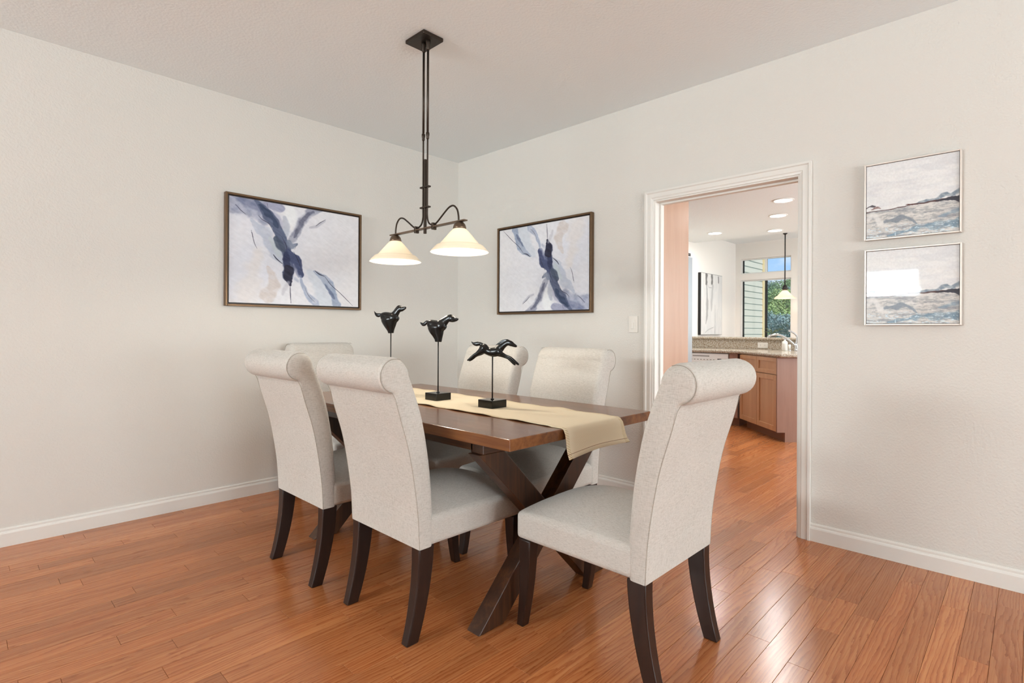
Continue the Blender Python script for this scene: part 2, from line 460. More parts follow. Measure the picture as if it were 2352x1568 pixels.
# ------------------------------------------------------------------ hardwood floor, plank by plank
PW, PT = 0.085, 0.012
th = math.radians(44.0)
def project(x, y, z=0.0):
    d = math.cos(th) * x + math.sin(th) * y; r = math.sin(th) * x - math.cos(th) * y
    if d < 0.3: return None
    return 1176 + 1238 * r / d, 758.5 + 1238 * (1.16 - z) / d, d
LENS = [0.32, 0.45, 0.58, 0.72, 0.88, 1.05, 1.25]
plank_mesh = {}
def get_plank(L):
    k = round(L, 3)
    if k not in plank_mesh:
        bm = boxm(0.0004, L - 0.0004, 0.0004, PW - 0.0004, -PT, 0)
        top = [e for e in bm.edges if all(v.co.z > -1e-6 for v in e.verts)]
        bmesh.ops.bevel(bm, geom=top, offset=0.0007, segments=1, affect='EDGES')
        me = bpy.data.meshes.new('plank'); bm.to_mesh(me); bm.free(); me.materials.append(M['oak'])
        plank_mesh[k] = me
    return plank_mesh[k]
def lay(x0, x1, y0, y1, seed):
    rnd = random.Random(seed); out = []
    y = y0; row = 0
    while y < y1 - 1e-6:
        x = x0
        first = True
        while x < x1 - 1e-6:
            L = rnd.choice(LENS)
            if first: L = rnd.choice([0.25, 0.38, 0.51, 0.64, 0.8]); first = False
            if x + L > x1 - 0.2: L = x1 - x
            out.append((x, y, L)); x += L
        y += PW
    return out
def build_floor(name, rect, seed, label, extra=300):
    x0, x1, y0, y1 = rect
    fl = structure(name, boxm(x0, x1, y0, y1, -PT - 0.03, -PT), M['subfloor'], label, 'floor')
    planks = lay(x0, x1, y0, y1, seed)
    scored = []
    for (x, y, L) in planks:
        best = 0
        for t in (0.05, 0.3, 0.5, 0.7, 0.95):
            p = project(x + L * t, y + PW / 2)
            if p and -60 < p[0] < 2412 and p[1] < 1640:
                best = max(best, L / p[2] ** 2)
        scored.append((best, x, y, L))
    scored.sort(reverse=True)
    seen = [s for s in scored if s[0] > 0][:extra]
    rest = [s for s in scored if s[0] == 0] + [s for s in scored if s[0] > 0][extra:]
    for _, x, y, L in seen:
        o = obj('plank', get_plank(L), None, fl); o.location = (x, y, 0)
    if rest:
        bm = bmesh.new()
        for _, x, y, L in rest: box(bm, x + 0.0004, x + L - 0.0004, y + 0.0004, y + PW - 0.0004, -PT, 0)
        tag(obj('planks', bm, M['oak'], fl), kind='stuff')
    return len(seen), len(rest)
print('PLANKS', build_floor('floor', (BX, XB + 0.05, YA - PW * 111, YA), 3, 'polished red-oak strip floor of the dining room'))
print('PLANKS', build_floor('kitchen_floor', (XB + 0.05, 8.96, YA - PW * 58, YA - PW * 3), 11, 'honey oak strip floor of the kitchen beyond the doorway'))

# ------------------------------------------------------------------ kitchen shell and nook
KX, KZ, NZ = XB + T, 2.44, 2.60
structure('wall_kitchen_left', boxm(KX, 9.08, 3.53, 3.65, 0, NZ + 0.1), M['kwall'], 'off-white kitchen wall carrying the tall grey abstract canvas', 'wall')
W0, W1 = 2.68, 3.447
bm = bmesh.new()
def fb(y0, y1, z0, z1): box(bm, 8.96, 9.08, y0, y1, z0, z1)
fb(-1.0, W0, 0, NZ + 0.1); fb(W1, 3.53, 0, NZ + 0.1); fb(W0, W1, 0, 0.70); fb(W0, W1, 1.995, 2.097); fb(W0, W1, 2.339, NZ + 0.1)
structure('wall_kitchen_far', bm, M['kwall'], 'off-white far wall of the breakfast nook with the window', 'wall')
bm = bmesh.new()
def rb(x0, x1, z0, z1): box(bm, x0, x1, -1.12, -1.0, z0, z1)
rb(KX, 4.2, 0, NZ + .1); rb(6.6, 7.5, 0, NZ + .1); rb(8.9, 9.08, 0, NZ + .1); rb(4.2, 6.6, 0, 0.95); rb(4.2, 6.6, 2.25, NZ + .1); rb(7.5, 8.9, 0, 0.85); rb(7.5, 8.9, 2.35, NZ + .1)  # openings invented to let the two added kitchen lamps in
structure('wall_kitchen_right', bm, M['kwall'], 'off-white kitchen wall out of sight on the right, with openings added for daylight', 'wall')
structure('ceiling_kitchen', boxm(KX, 7.46, -1.12, 3.65, KZ, NZ + 0.2), M['ceil'], 'lower white kitchen ceiling with recessed lights', 'ceiling')
structure('ceiling_nook', boxm(7.46, 9.08, -1.12, 3.65, NZ, NZ + 0.2), M['ceil'], 'white ceiling of the breakfast nook beyond the kitchen', 'ceiling')

# nook windows
def nook_window(name, z0, z1, label, mull_mat):
    wt = thing(name, label, 'window', (9.02, 0, 0), kind='structure')
    f = 0.022
    def p(nm, y0, y1, a, b, m, x0=-0.02, x1=0.02): obj(nm, boxm(x0, x1, y0, y1, a, b, bev=0.002), m, wt)
    p('frame_side', W0, W0 + 0.018, z0, z1, M['vinyl']); p('frame_side', W1 - 0.018, W1, z0, z1, M['vinyl'])
    p('frame_rail', W0 + 0.018, W1 - 0.018, z0, z0 + 0.018, M['vinyl']); p('frame_rail', W0 + 0.018, W1 - 0.018, z1 - 0.018, z1, M['vinyl'])
    p('sash_stile', W1 - 0.018 - 0.02, W1 - 0.018, z0 + 0.018, z1 - 0.018, M['winblack'], -0.012, 0.012)
    p('mullion', 3.045, 3.08, z0 + 0.018, z1 - 0.018, mull_mat, -0.015, 0.015)
    obj('pane', boxm(-0.002, 0.002, W0 + 0.018, 3.045, z0 + 0.018, z1 - 0.018), M['glass'], wt)
    obj('pane', boxm(-0.002, 0.002, 3.08, W1 - 0.038, z0 + 0.018, z1 - 0.018), M['glass'], wt)
nook_window('window_3', 0.70, 1.995, 'tall two-pane nook window looking onto siding and green trees', M['winblack'])
nook_window('window_4', 2.097, 2.339, 'low transom window above the nook window showing blue sky', M['vinyl'])

# ------------------------------------------------------------------ exterior beyond the nook window
ew = thing('exterior_wall', 'pale lap-siding house wall with a tan corner board outside the nook window', 'house wall', (9.08, 3.72, 0))
bm = boxm(0.0, 1.72, 0.0, 0.12, 0, 3.0)
obj('sheathing', bm, M['siding'], ew)
sb = prism(bmesh.new(), [(-0.004, 0.0), (-0.013, 0.0), (-0.004, 0.113)], 'x', 0.0, 1.64)
sbm = bpy.data.meshes.new('siding_board'); bmesh.ops.recalc_face_normals(sb, faces=sb.faces[:]); sb.to_mesh(sbm); sb.free(); sbm.materials.append(M['siding'])
for i in range(27):
    o = obj('siding_board', sbm, None, ew); o.location = (0, 0, i * 0.1115)
obj('corner_board', boxm(1.64, 1.74, -0.03, 0.12, 0, 3.01, bev=0.004), M['corner_board'], ew)

def foliage_mat(name, c1, c2):
    m = mat(name, lin(c1), 0.7, spec=0.2); t = NT(m)
    g = t.add('NewGeometry'); n = t.noise(g.outputs['Position'], 2.2, 5, 0.7)
    t.link(t.ramp(n, [(0.35, lin(c2)), (0.62, lin(c1))]), t.b.inputs['Base Color']); return m
FOL = [foliage_mat('foliage_bright', (158, 178, 112), (92, 120, 78)), foliage_mat('foliage_mid', (122, 150, 104), (74, 106, 78)), foliage_mat('foliage_hazed', (134, 156, 158), (88, 116, 118))]  # leaf colours carry distance haze, strongest in the blue set
M['bark'] = mat('bark', lin((84, 68, 54)), 0.9)
M['hill'] = foliage_mat('hillside_scrub', (108, 140, 84), (70, 104, 66))
def groundz(x): return -2.0 + 7.6 * min(1.0, max(0.0, (x - 26) / 62.0))
bm = bmesh.new()
N = 26
grid = [[bm.verts.new((11 + 95 * i / N, -32 + 92 * j / N, groundz(11 + 95 * i / N) + 0.25 * math.sin(i * 1.3 + j * 0.7))) for j in range(N + 1)] for i in range(N + 1)]
for i in range(N):
    for j in range(N): bm.faces.new((grid[i][j], grid[i + 1][j], grid[i + 1][j + 1], grid[i][j + 1]))
structure('hillside', bm, M['hill'], 'green scrubby hillside rising outside the nook window', 'hillside', True)
def tree(loc, h, rad, m, label, seed):
    rnd = random.Random(seed)
    t = thing('tree', label, 'tree', loc, group='trees on the hillside')
    obj('trunk', tube(bmesh.new(), [(0, 0, -0.6), (0.05, 0, h * 0.3), (0, 0.05, h * 0.6)], [0.14 * h / 4, 0.11 * h / 4, 0.05 * h / 4], 8), M['bark'], t, True)
    bm = bmesh.new()
    lobes = [(rnd.uniform(0, 2 * PI), rnd.uniform(-0.5, 0.9), rnd.uniform(0.45, 0.8) * rad) for _ in range(9)]
    for k in range(3600):
        a, el, q = lobes[k % 9]
        hh = math.sqrt(max(0, 1 - el * el * 0.8))
        d = Vector((rnd.gauss(0, 1), rnd.gauss(0, 1), rnd.gauss(0, 1))).normalized()
        c = Vector((math.cos(a) * q * hh, math.sin(a) * q * hh, h * 0.60 + el * h * 0.30)) + Vector((d.x, d.y, d.z * 0.75)) * rad * 0.52 * rnd.uniform(0.75, 1.05)
        nv = (d + Vector((rnd.uniform(-.7, .7), rnd.uniform(-.7, .7), rnd.uniform(-.2, .9)))).normalized()
        u1 = nv.orthogonal().normalized(); u2 = nv.cross(u1); sz = rnd.uniform(0.028, 0.062) * rad
        bm.faces.new([bm.verts.new(c + u1 * sz), bm.verts.new(c + u2 * sz * 0.7), bm.verts.new(c - u1 * sz), bm.verts.new(c - u2 * sz * 0.7)])
    obj('crown', bm, m, t)
KL = ['sunlit yellow-green tree on the hillside beyond the nook window', 'mid-green leafy tree on the hillside beyond the nook window', 'hazy blue-green tree on the hillside beyond the nook window']
TR = [(36, 0.30, 3.0, 1.3, 2), (39, 0.345, 3.2, 1.4, 2), (44, 0.318, 3.4, 1.5, 0), (48.5, 0.262, 3.4, 1.4, 2), (50, 0.352, 3.2, 1.5, 1), (53, 0.305, 3.6, 1.7, 0), (57, 0.335, 3.4, 1.6, 1),
      (61.5, 0.272, 3.4, 1.6, 1), (62, 0.375, 3.6, 1.7, 0), (66, 0.32, 3.4, 1.8, 0), (70, 0.285, 3.8, 2.0, 2), (73, 0.345, 3.6, 1.9, 1), (78, 0.31, 3.6, 2.0, 1), (83, 0.342, 3.4, 1.9, 2), (87, 0.295, 3.4, 1.9, 0), (88, 0.365, 3.6, 2.2, 1)]
for i, (x, k_, h, r_, k) in enumerate(TR):
    tree((x, x * k_, groundz(x)), h, r_, FOL[k], KL[k], 40 + i)

# ------------------------------------------------------------------ dining table
TX0, TX1, TY0, TY1, TZ = 1.322, 2.268, 1.286, 3.076, 0.785
tc_ = ((TX0 + TX1) / 2, (TY0 + TY1) / 2)
tb = thing('dining_table', 'distressed walnut trestle dining table with crossed X legs', 'table', (tc_[0], tc_[1], 0))
hw, hl = (TX1 - TX0) / 2, (TY1 - TY0) / 2
top = obj('tabletop', boxm(-hw, hw, -hl, hl, TZ - 0.042, TZ, bev=0.003, seg=2), M['table_y'], tb)
for s in (-1, 1):
    obj('side_rail', boxm(s * 0.375 - 0.02, s * 0.375 + 0.02, -0.62, 0.62, TZ - 0.092, TZ - 0.042, bev=0.002), M['table_rail'], tb)
def xleg(flip, y0, y1):
    """one diagonal beam of the trestle: from foot at one side to the top beam at the other"""
    bx, tx, ww = -0.345, 0.345, 0.135        # foot centre, head centre, horizontal width of the cut
    z1 = TZ - 0.1
    pts = [(bx - ww / 2, 0), (bx + ww / 2, 0), (tx + ww / 2, z1), (tx - ww / 2, z1)]
    if flip: pts = [(-a, b) for a, b in pts][::-1]
    return prism(bmesh.new(), pts, 'y', y0, y1)
for yc in (1.537 - tc_[1], 2.878 - tc_[1]):
    o = obj('cross_beam', boxm(-0.395, 0.395, yc - 0.036, yc + 0.036, TZ - 0.1, TZ - 0.042, bev=0.003), M['table_x'], tb)
    for fl in (False, True):
        # the two beams are halved into each other
        o = obj('leg', xleg(fl, yc - (0.035 if not fl else 0.0345), yc + (0.035 if not fl else 0.0345)), M['table_z'], tb)
        bevel(o, 0.003, 2, 30)

# ------------------------------------------------------------------ upholstered dining chairs
HW = 0.243
def chair():
    r = bpy.data.objects.new('dining_chair', None); C.objects.link(r); r.empty_display_size = 0.05
    front = crom([(-0.214, 0.345), (-0.213, 0.44), (-0.216, 0.517), (-0.231, 0.663), (-0.262, 0.824), (-0.303, 0.945), (-0.3245, 0.996)], 5)
    circ = [(-0.390 + 0.066 * math.cos(a), 0.996 + 0.066 * math.sin(a)) for a in np.linspace(0.12, math.radians(262), 22)]
    back = crom([(-0.393, 0.922), (-0.369, 0.838), (-0.327, 0.696), (-0.293, 0.495), (-0.283, 0.345)], 5)
    prof = front + circ + back
    R0 = [0.026] * len(front) + [0.026 + 0.016 * math.sin(PI * min(1, k / 11)) - 0.006 * min(1, k / 12) for k in range(len(circ))] + [0.006 + 0.010 * max(0, 1 - k / 4) for k in range(len(back))]
    n_ = len(prof); P2 = [np.array(p) for p in prof]
    nrm = []
    for k in range(n_):
        t_ = P2[(k + 1) % n_] - P2[k - 1]; t_ = t_ / (np.linalg.norm(t_) + 1e-9); nrm.append(np.array([-t_[1], t_[0]]))
    nrm[0] = np.array([-1.0, 0.0]); nrm[-1] = np.array([1.0, 0.0])
    rings = []
    for sgn in (-1, 1):
        seq = list(np.linspace(PI / 2, 0, 6)) if sgn < 0 else list(np.linspace(0, PI / 2, 6))
        for a_ in seq:
            ring = []
            for k in range(n_):
                q_ = P2[k] + nrm[k] * R0[k] * (1 - math.cos(a_))
                ring.append((sgn * (HW - R0[k] + R0[k] * math.sin(a_)), float(q_[0]), float(q_[1])))
            rings.append(ring)
    b = obj('backrest', loft(bmesh.new(), rings), M['linen'], r, 40)
    # piping along the rear seams and round the roll ends
    pc = [(-0.390 + 0.060 * math.cos(a), 0.996 + 0.060 * math.sin(a)) for a in np.linspace(math.radians(70), math.radians(258), 16)]
    for s in (-1, 1):
        tube_pts = [(s * (HW - 0.0036), p[0], p[1]) for p in pc] + [(s * (HW - 0.0012), p[0] + 0.0012, p[1]) for p in back[1:]]
        obj('piping', tube(bmesh.new(), tube_pts, 0.0011, 6), M['piping'], b, True)
    # seat: crowned cushion with straight sides
    n = 18
    y0, y1 = -0.235, 0.287
    bm = bmesh.new()
    us = [math.sin(t * PI / 2) * 0.35 + t * 0.65 for t in np.linspace(-1, 1, n + 1)]
    gv = []
    for j, v in enumerate(us):
        row = []
        for i, u in enumerate(us):
            cr = (1 - abs(u) ** 2.1) * (1 - 0.92 * max(0, v + 0.1) ** 2.3 / 1.245) * (1 - 0.25 * max(0, -v))
            front_in = 0.006 * (1 - u * u)
            x = u * HW * (1 - 0.0 * v); y = y0 + (v + 1) / 2 * (y1 - y0) + (front_in if v > 0.99 else 0)
            row.append(bm.verts.new((x, y, 0.450 + 0.090 * cr)))
        gv.append(row)
    for j in range(n):
        for i in range(n): bm.faces.new((gv[j][i], gv[j][i + 1], gv[j + 1][i + 1], gv[j + 1][i]))
    loop = gv[0][:] + [gv[j][n] for j in range(1, n + 1)] + gv[n][-2::-1] + [gv[j][0] for j in range(n - 1, 0, -1)]
    low = [bm.verts.new((v.co.x, v.co.y, 0.347)) for v in loop]
    L = len(loop)
    for i in range(L): bm.faces.new((loop[i], low[i], low[(i + 1) % L], loop[(i + 1) % L]))
    bm.faces.new(low)
    s_ = obj('seat', bm, M['linen_seat'], r, 50); bevel(s_, 0.017, 4, 45)
    # sabre legs
    def leg(name, sx, curve):
        rings = []
        for (y, z, dy, dx, xo) in curve:
            cx_ = sx * (0.214 + xo)
            rings.append([(cx_ - dx / 2, y - dy / 2, z), (cx_ + dx / 2, y - dy / 2, z), (cx_ + dx / 2, y + dy / 2, z), (cx_ - dx / 2, y + dy / 2, z)])
        o = obj(name, loft(bmesh.new(), rings), M['legs'], r, 35); bevel(o, 0.004, 2, 50); return o
    for sx in (-1, 1):
        fc, rc = [], []
        for k in range(9):
            t = k / 8; z = 0.348 * (1 - t)
            fc.append((0.246 + 0.030 * t ** 2.2, z, 0.056 - 0.022 * t, 0.054 - 0.018 * t, 0.0))
            rc.append((-0.246 - 0.058 * t ** 1.9, z, 0.070 - 0.018 * t, 0.050 - 0.012 * t, 0.0))
        leg('leg', sx, fc); leg('leg', sx, rc)
    return r
G = 'matching upholstered dining chairs around the table'
ch0 = chair()
spots = [((1.780, 1.170), 0, 'cream linen roll-back chair at the near end of the table, closest to the doorway'),
         ((1.480, 1.868), -PI / 2, 'cream linen roll-back chair on the left side of the table, nearer of the two'),
         ((1.446, 2.550), -PI / 2, 'cream linen roll-back chair on the left side, farther one close to the left wall'),
         ((2.120, 1.915), PI / 2, 'cream linen roll-back chair across the table, nearer the light switch'),
         ((2.120, 2.575), PI / 2, 'cream linen roll-back chair across the table behind the galloping horse statue'),
         ((1.880, 3.390), PI, 'cream linen roll-back chair at the far end of the table against the left wall')]
for i, ((x, y), rz, lab) in enumerate(spots):
    o = ch0 if i == 0 else copy_tree(ch0)
    o.location = (x, y, 0); o.rotation_euler = (0, 0, rz)
    tag(o, lab, 'chair', G)

# ------------------------------------------------------------------ table runner
def runner_mat():
    m = mat('woven_runner', lin((228, 210, 176)), 0.95, spec=0.1); t = NT(m)
    uv = t.add('UVMap'); uv.uv_map = 'UVMap'
    sp = t.add('SeparateXYZ'); t.link(uv.outputs[0], sp.inputs[0])
    u, v = sp.outputs[0], sp.outputs[1]                 # metres from centre line / from the near end
    wv = t.math('MULTIPLY', t.math('SINE', t.math('MULTIPLY', u, 2100.0)), t.math('SINE', t.math('MULTIPLY', v, 2100.0)))
    tw = t.math('SINE', t.math('MULTIPLY', t.math('ADD', u, v), 1500.0))
    s = t.math('ADD', 0.5, t.math('ADD', t.math('MULTIPLY', wv, 0.22), t.math('MULTIPLY', tw, 0.18)))
    col = t.ramp(s, [(0.12, lin((198, 172, 132))), (0.62, lin((240, 228, 204)))])
    edge = t.math('GREATER_THAN', t.math('ABSOLUTE', u), 0.178)
    st = t.ramp(t.math('FRACT', t.math('MULTIPLY', v, 190.0)), [(0.3, lin((176, 146, 100))), (0.55, lin((244, 232, 206)))])
    col = t.mix(edge, col, st)
    hem = t.math('MULTIPLY', t.math('LESS_THAN', t.math('ABSOLUTE', t.math('SUBTRACT', v, 0.016)), 0.0012), t.math('GREATER_THAN', t.math('FRACT', t.math('MULTIPLY', u, 190.0)), 0.35))
    col = t.mix(hem, col, lin((120, 70, 36)))
    t.link(col, t.b.inputs['Base Color']); t.bump(s, 0.4, 0.001)
    return m
M['runner'] = runner_mat()
ZT = TZ + 0.0005
path = [(1.250, 0.690), (1.259, 0.705), (1.265, 0.725), (1.268, 0.75), (1.272, 0.770), (1.281, 0.784), (1.294, ZT + 0.003), (1.315, ZT + 0.003)]
ys = np.linspace(1.34, 3.03, 85)
path += [(float(y), ZT + 0.003) for y in ys]
path += [(3.055, ZT + 0.003), (3.072, ZT + 0.002), (3.084, 0.780), (3.090, 0.765), (3.092, 0.735), (3.096, 0.700)]
nu = 40
verts, uvs, acc = [], [], 0.0
for k, (y, z) in enumerate(path):
    if k: acc += math.hypot(y - path[k - 1][0], z - path[k - 1][1])
    f = (y - 1.25) / 1.8
    cxr = 1.808 + 0.035 * f
    for i in range(nu + 1):
        u = -1 + 2 * i / nu
        e_ = abs(u) ** 6
        wob = e_ * (0.0040 * (math.sin(y * 31 + u * 2) + math.sin(y * 17.3 + u * 5)) * 0.5 + 0.0022) if 1.34 < y < 3.03 else 0
        xw = 0.197 + 0.0015 * math.sin(y * 43 + (1 if u > 0 else 0))
        yy, zz = y, z
        if k < 5:
            yy -= 0.010 * e_ * (5 - k) / 5; zz -= (5 - k) / 5 * 0.010 * (1 - u) * 0.5 - 0.004 * math.cos(u * PI) * (5 - k) / 5
        verts.append((cxr + u * xw + (u * 0.012 * e_ * (5 - k) / 5 if k < 5 else 0), yy, zz + max(0, wob)))
        uvs.append((u * 0.197, acc))
faces = []
for k in range(len(path) - 1):
    for i in range(nu):
        a = k * (nu + 1) + i
        faces.append((a, a + 1, a + nu + 2, a + nu + 1))
me = bpy.data.meshes.new('table_runner'); me.from_pydata(verts, [], faces)
uvl = me.uv_layers.new(name='UVMap')
for lp in me.loops: uvl.data[lp.index].uv = uvs[lp.vertex_index]
ro = obj('table_runner', me, M['runner'], None, True)
sm = ro.modifiers.new('thick', 'SOLIDIFY'); sm.thickness = 0.0028; sm.offset = -1
tag(ro, 'long woven beige table runner with stitched edges hanging over the table ends', 'table runner')

# ------------------------------------------------------------------ horse sculptures
def sweep(bm, pts, k, o, seg=20):
    """pts (x, y, radius in plane, thickness radius, side offset) in drawing units, y down"""
    P_ = [np.array(p, float) for p in pts]
    P_ = [np.array(p) for p in crom(P_, 5)]
    rings = []
    for i, p in enumerate(P_):
        t = P_[min(i + 1, len(P_) - 1)][:2] - P_[max(i - 1, 0)][:2]
        t = t / (np.linalg.norm(t) + 1e-9); nrm = np.array([-t[1], t[0]])
        ring = []
        for q in range(seg):
            a = 2 * PI * q / seg
            xy = p[:2] + nrm * p[2] * math.cos(a)
            ring.append(((xy[0] - o[0]) * k, p[4] * k + p[3] * k * math.sin(a), -(xy[1] - o[1]) * k))
        rings.append(ring)
    return loft(bm, rings)
def horse(name, label, loc, rod_z, base, sweeps, k, o, rotz):
    t = thing(name, label, 'statue', (loc[0], loc[1], TZ + 0.0042))
    zt = rod_z - (TZ + 0.0042)
    bm = bmesh.new()
    for s in sweeps: sweep(bm, s, k, o)
    h = obj('horse', bm, M['black'], t)
    rm = h.modifiers.new('remesh', 'REMESH'); rm.mode = 'VOXEL'; rm.voxel_size = 0.0019; rm.use_smooth_shade = True
    sm_ = h.modifiers.new('smooth', 'SMOOTH'); sm_.factor = 0.5; sm_.iterations = 10
    h.location = (0, 0, zt); h.rotation_euler = (0, 0, rotz)
    obj('rod', tube(bmesh.new(), [(0, 0, 0.036), (0, 0, zt + 0.012)], 0.0033, 12), M['blackmetal'], t, True)
    bb = obj('base', boxm(-base, base, -base, base, 0, 0.037, bev=0.002), M['black'], t)
    obj('collar', lathe_c(bmesh.new(), [(0.0001, 0.037), (0.009, 0.037), (0.008, 0.041), (0.0001, 0.041)], 16), M['blackmetal'], bb, True)
def S(pts, th=0.75, side=0): return [(x, y, r, r * th, side) for x, y, r in pts]
RH = math.radians(-68)
h3 = [S([(770, 510, 60), (830, 530, 120), (900, 545, 148), (1000, 605, 118), (1100, 640, 122), (1200, 645, 140), (1300, 630, 140), (1400, 600, 118), (1460, 570, 70)], 0.72),
      S([(1330, 600, 110), (1420, 540, 115), (1500, 470, 92), (1580, 410, 78), (1660, 370, 72)], 0.55),
      S([(1610, 360, 55), (1680, 365, 78), (1760, 390, 80), (1840, 430, 58), (1910, 460, 42), (1945, 472, 26)], 0.5),
      [(x, y, r, 11, 0) for x, y, r in [(1270, 455, 8), (1390, 375, 34), (1500, 320, 42), (1600, 295, 42), (1680, 300, 30), (1745, 320, 6)]],
      S([(880, 580, 120), (780, 660, 92), (690, 715, 66), (610, 765, 50), (520, 840, 46), (440, 895, 38), (385, 915, 26)], 0.5, 45),
      S([(880, 580, 120), (780, 650, 88), (690, 705, 62), (600, 745, 46), (510, 815, 42), (430, 880, 36), (375, 905, 24)], 0.5, -45),
      S([(1330, 680, 95), (1450, 730, 62), (1560, 780, 42), (1650, 810, 44), (1740, 880, 46), (1830, 965, 40), (1880, 1005, 26)], 0.55, 52),
      S([(1400, 630, 80), (1520, 690, 52), (1640, 745, 40), (1760, 790, 42), (1860, 865, 46), (1970, 950, 40), (2030, 985, 26)], 0.55, -52),
      S([(870, 410, 30), (810, 410, 48), (730, 405, 66), (650, 415, 66), (570, 405, 45), (510, 365, 22), (482, 330, 6)], 0.45)]
h2 = [S([(1405, 560, 30), (1430, 558, 80), (1490, 565, 108), (1570, 585, 118), (1680, 600, 122), (1780, 600, 125), (1860, 560, 85)], 0.82), S([(1645, 580, 195), (1645, 640, 222), (1652, 700, 196), (1675, 800, 145), (1690, 900, 100), (1690, 968, 85)], 0.55),
      S([(1740, 590, 130), (1830, 520, 105), (1910, 460, 80), (1980, 425, 68), (2020, 415, 60)], 0.6),
      S([(1950, 420, 50), (2010, 435, 80), (2070, 455, 68), (2135, 462, 44), (2185, 448, 30), (2205, 440, 14)], 0.55),
      [(x, y, r, 10, 0) for x, y, r in [(1750, 480, 8), (1850, 425, 32), (1940, 385, 36), (2020, 372, 32), (2080, 390, 20), (2130, 420, 6)]],
      S([(1425, 500, 30), (1385, 515, 42), (1330, 560, 46), (1280, 570, 38), (1235, 540, 24), (1203, 512, 6)], 0.45)]
h1 = [S([(308, 380, 30), (335, 378, 80), (400, 388, 108), (480, 402, 120), (580, 420, 126), (680, 415, 118), (735, 370, 85)], 0.82), S([(535, 400, 190), (540, 450, 215), (548, 510, 196), (562, 600, 150), (576, 700, 92), (580, 766, 72)], 0.55),
      S([(610, 430, 130), (690, 340, 92), (750, 270, 72), (800, 215, 62)], 0.65),
      S([(760, 210, 45), (815, 215, 70), (870, 220, 56), (925, 205, 42), (970, 190, 30), (990, 188, 12)], 0.55),
      [(x, y, r, 9, 0) for x, y, r in [(620, 295, 8), (700, 225, 26), (770, 165, 30), (830, 150, 22), (870, 155, 6)]],
      S([(320, 335, 30), (260, 352, 46), (205, 350, 46), (160, 320, 30), (130, 275, 14), (118, 250, 5)], 0.45)]
horse('horse_statue', 'black galloping horse statue on a short rod, the only one with legs', (1.812, 1.880), 1.031, 0.049, h3, 2.611 / 1238 / 13.07 / 0.97, (1180, 785), RH)
horse('horse_statue', 'black legless horse statue on a rod in the middle of the runner', (1.800, 2.286), 1.097, 0.049, h2, 2.883 / 1238 / 10.226 / 0.97, (1690, 965), RH)
horse('horse_statue', 'black legless horse statue at the far end of the runner, tallest and most left', (1.776, 2.700), 1.141, 0.049, h1, 3.156 / 1238 / 10.226 / 0.97, (580, 762), RH)

# ------------------------------------------------------------------ chandelier over the table
cx0, cy0, zb = 1.778, 2.378, 1.712
lamp = thing('chandelier', 'bronze two-light chandelier with opal glass shades hanging over the table', 'chandelier', (cx0, cy0, 0))
obj('canopy', boxm(-0.066, 0.066, -0.068, 0.098, ZC - 0.020, ZC - 0.0005, bev=0.003), M['bronze'], lamp)
for s in (-1, 1):
    y = s * 0.019
    obj('upper_rod', tube(bmesh.new(), [(0, y, ZC - 0.02), (0, y, 2.205)], 0.0062, 12), M['bronze'], lamp, True)
    obj('rod_joint', lathe_c(bmesh.new(), [(0.0062, 2.232), (0.0095, 2.226), (0.0095, 2.214), (0.0078, 2.208), (0.0078, 2.196), (0.005, 2.192)], 16, (0, y, 0)), M['bronze'], lamp, True)
    obj('ceiling_hook', lathe_c(bmesh.new(), [(0.006, 2.672), (0.010, 2.68), (0.010, 2.70), (0.013, 2.712), (0.013, ZC - 0.018)], 16, (0, y, 0)), M['bronze'], lamp, True)
    # lower rod, swept out at the foot and up into the arm over the socket
    low = crom([(0, y, 2.205), (0, y, 2.0), (0, y, 1.83), (0, s * 0.0195, 1.775), (0, s * 0.030, 1.742), (0, s * 0.052, 1.726), (0, s * 0.078, 1.722)], 6)
    obj('lower_rod', tube(bmesh.new(), low, 0.0046, 10), M['bronze'], lamp, True)
    arm = crom([(0, s * 0.078, 1.722), (0, s * 0.105, 1.732), (0, s * 0.165, 1.772), (0, s * 0.205, 1.795), (0, s * 0.240, 1.798), (0, s * 0.268, 1.775), (0, s * 0.279, 1.742), (0, s * 0.281, 1.716)], 6)
    obj('arm', tube(bmesh.new(), arm, 0.0046, 10), M['bronze'], lamp, True)
    obj('clamp', boxm(-0.013, 0.013, s * 0.078 - 0.007, s * 0.078 + 0.007, 1.695, 1.732, bev=0.002), M['bronze'], lamp)
obj('center_rod', boxm(-0.0065, 0.0065, -0.0065, 0.0065, 1.683, 2.087, bev=0.0015), M['bronze'], lamp)
for z in (1.936, 1.826):
    obj('spacer', boxm(-0.011, 0.011, -0.036, 0.036, z - 0.004, z + 0.004, bev=0.001), M['bronze'], lamp)
obj('crossbar', boxm(-0.013, 0.013, -0.335, 0.325, zb - 0.004, zb + 0.003, bev=0.001), M['bronze_lt'], lamp)  # lighter bronze stands in for bulb light on the bar's underside
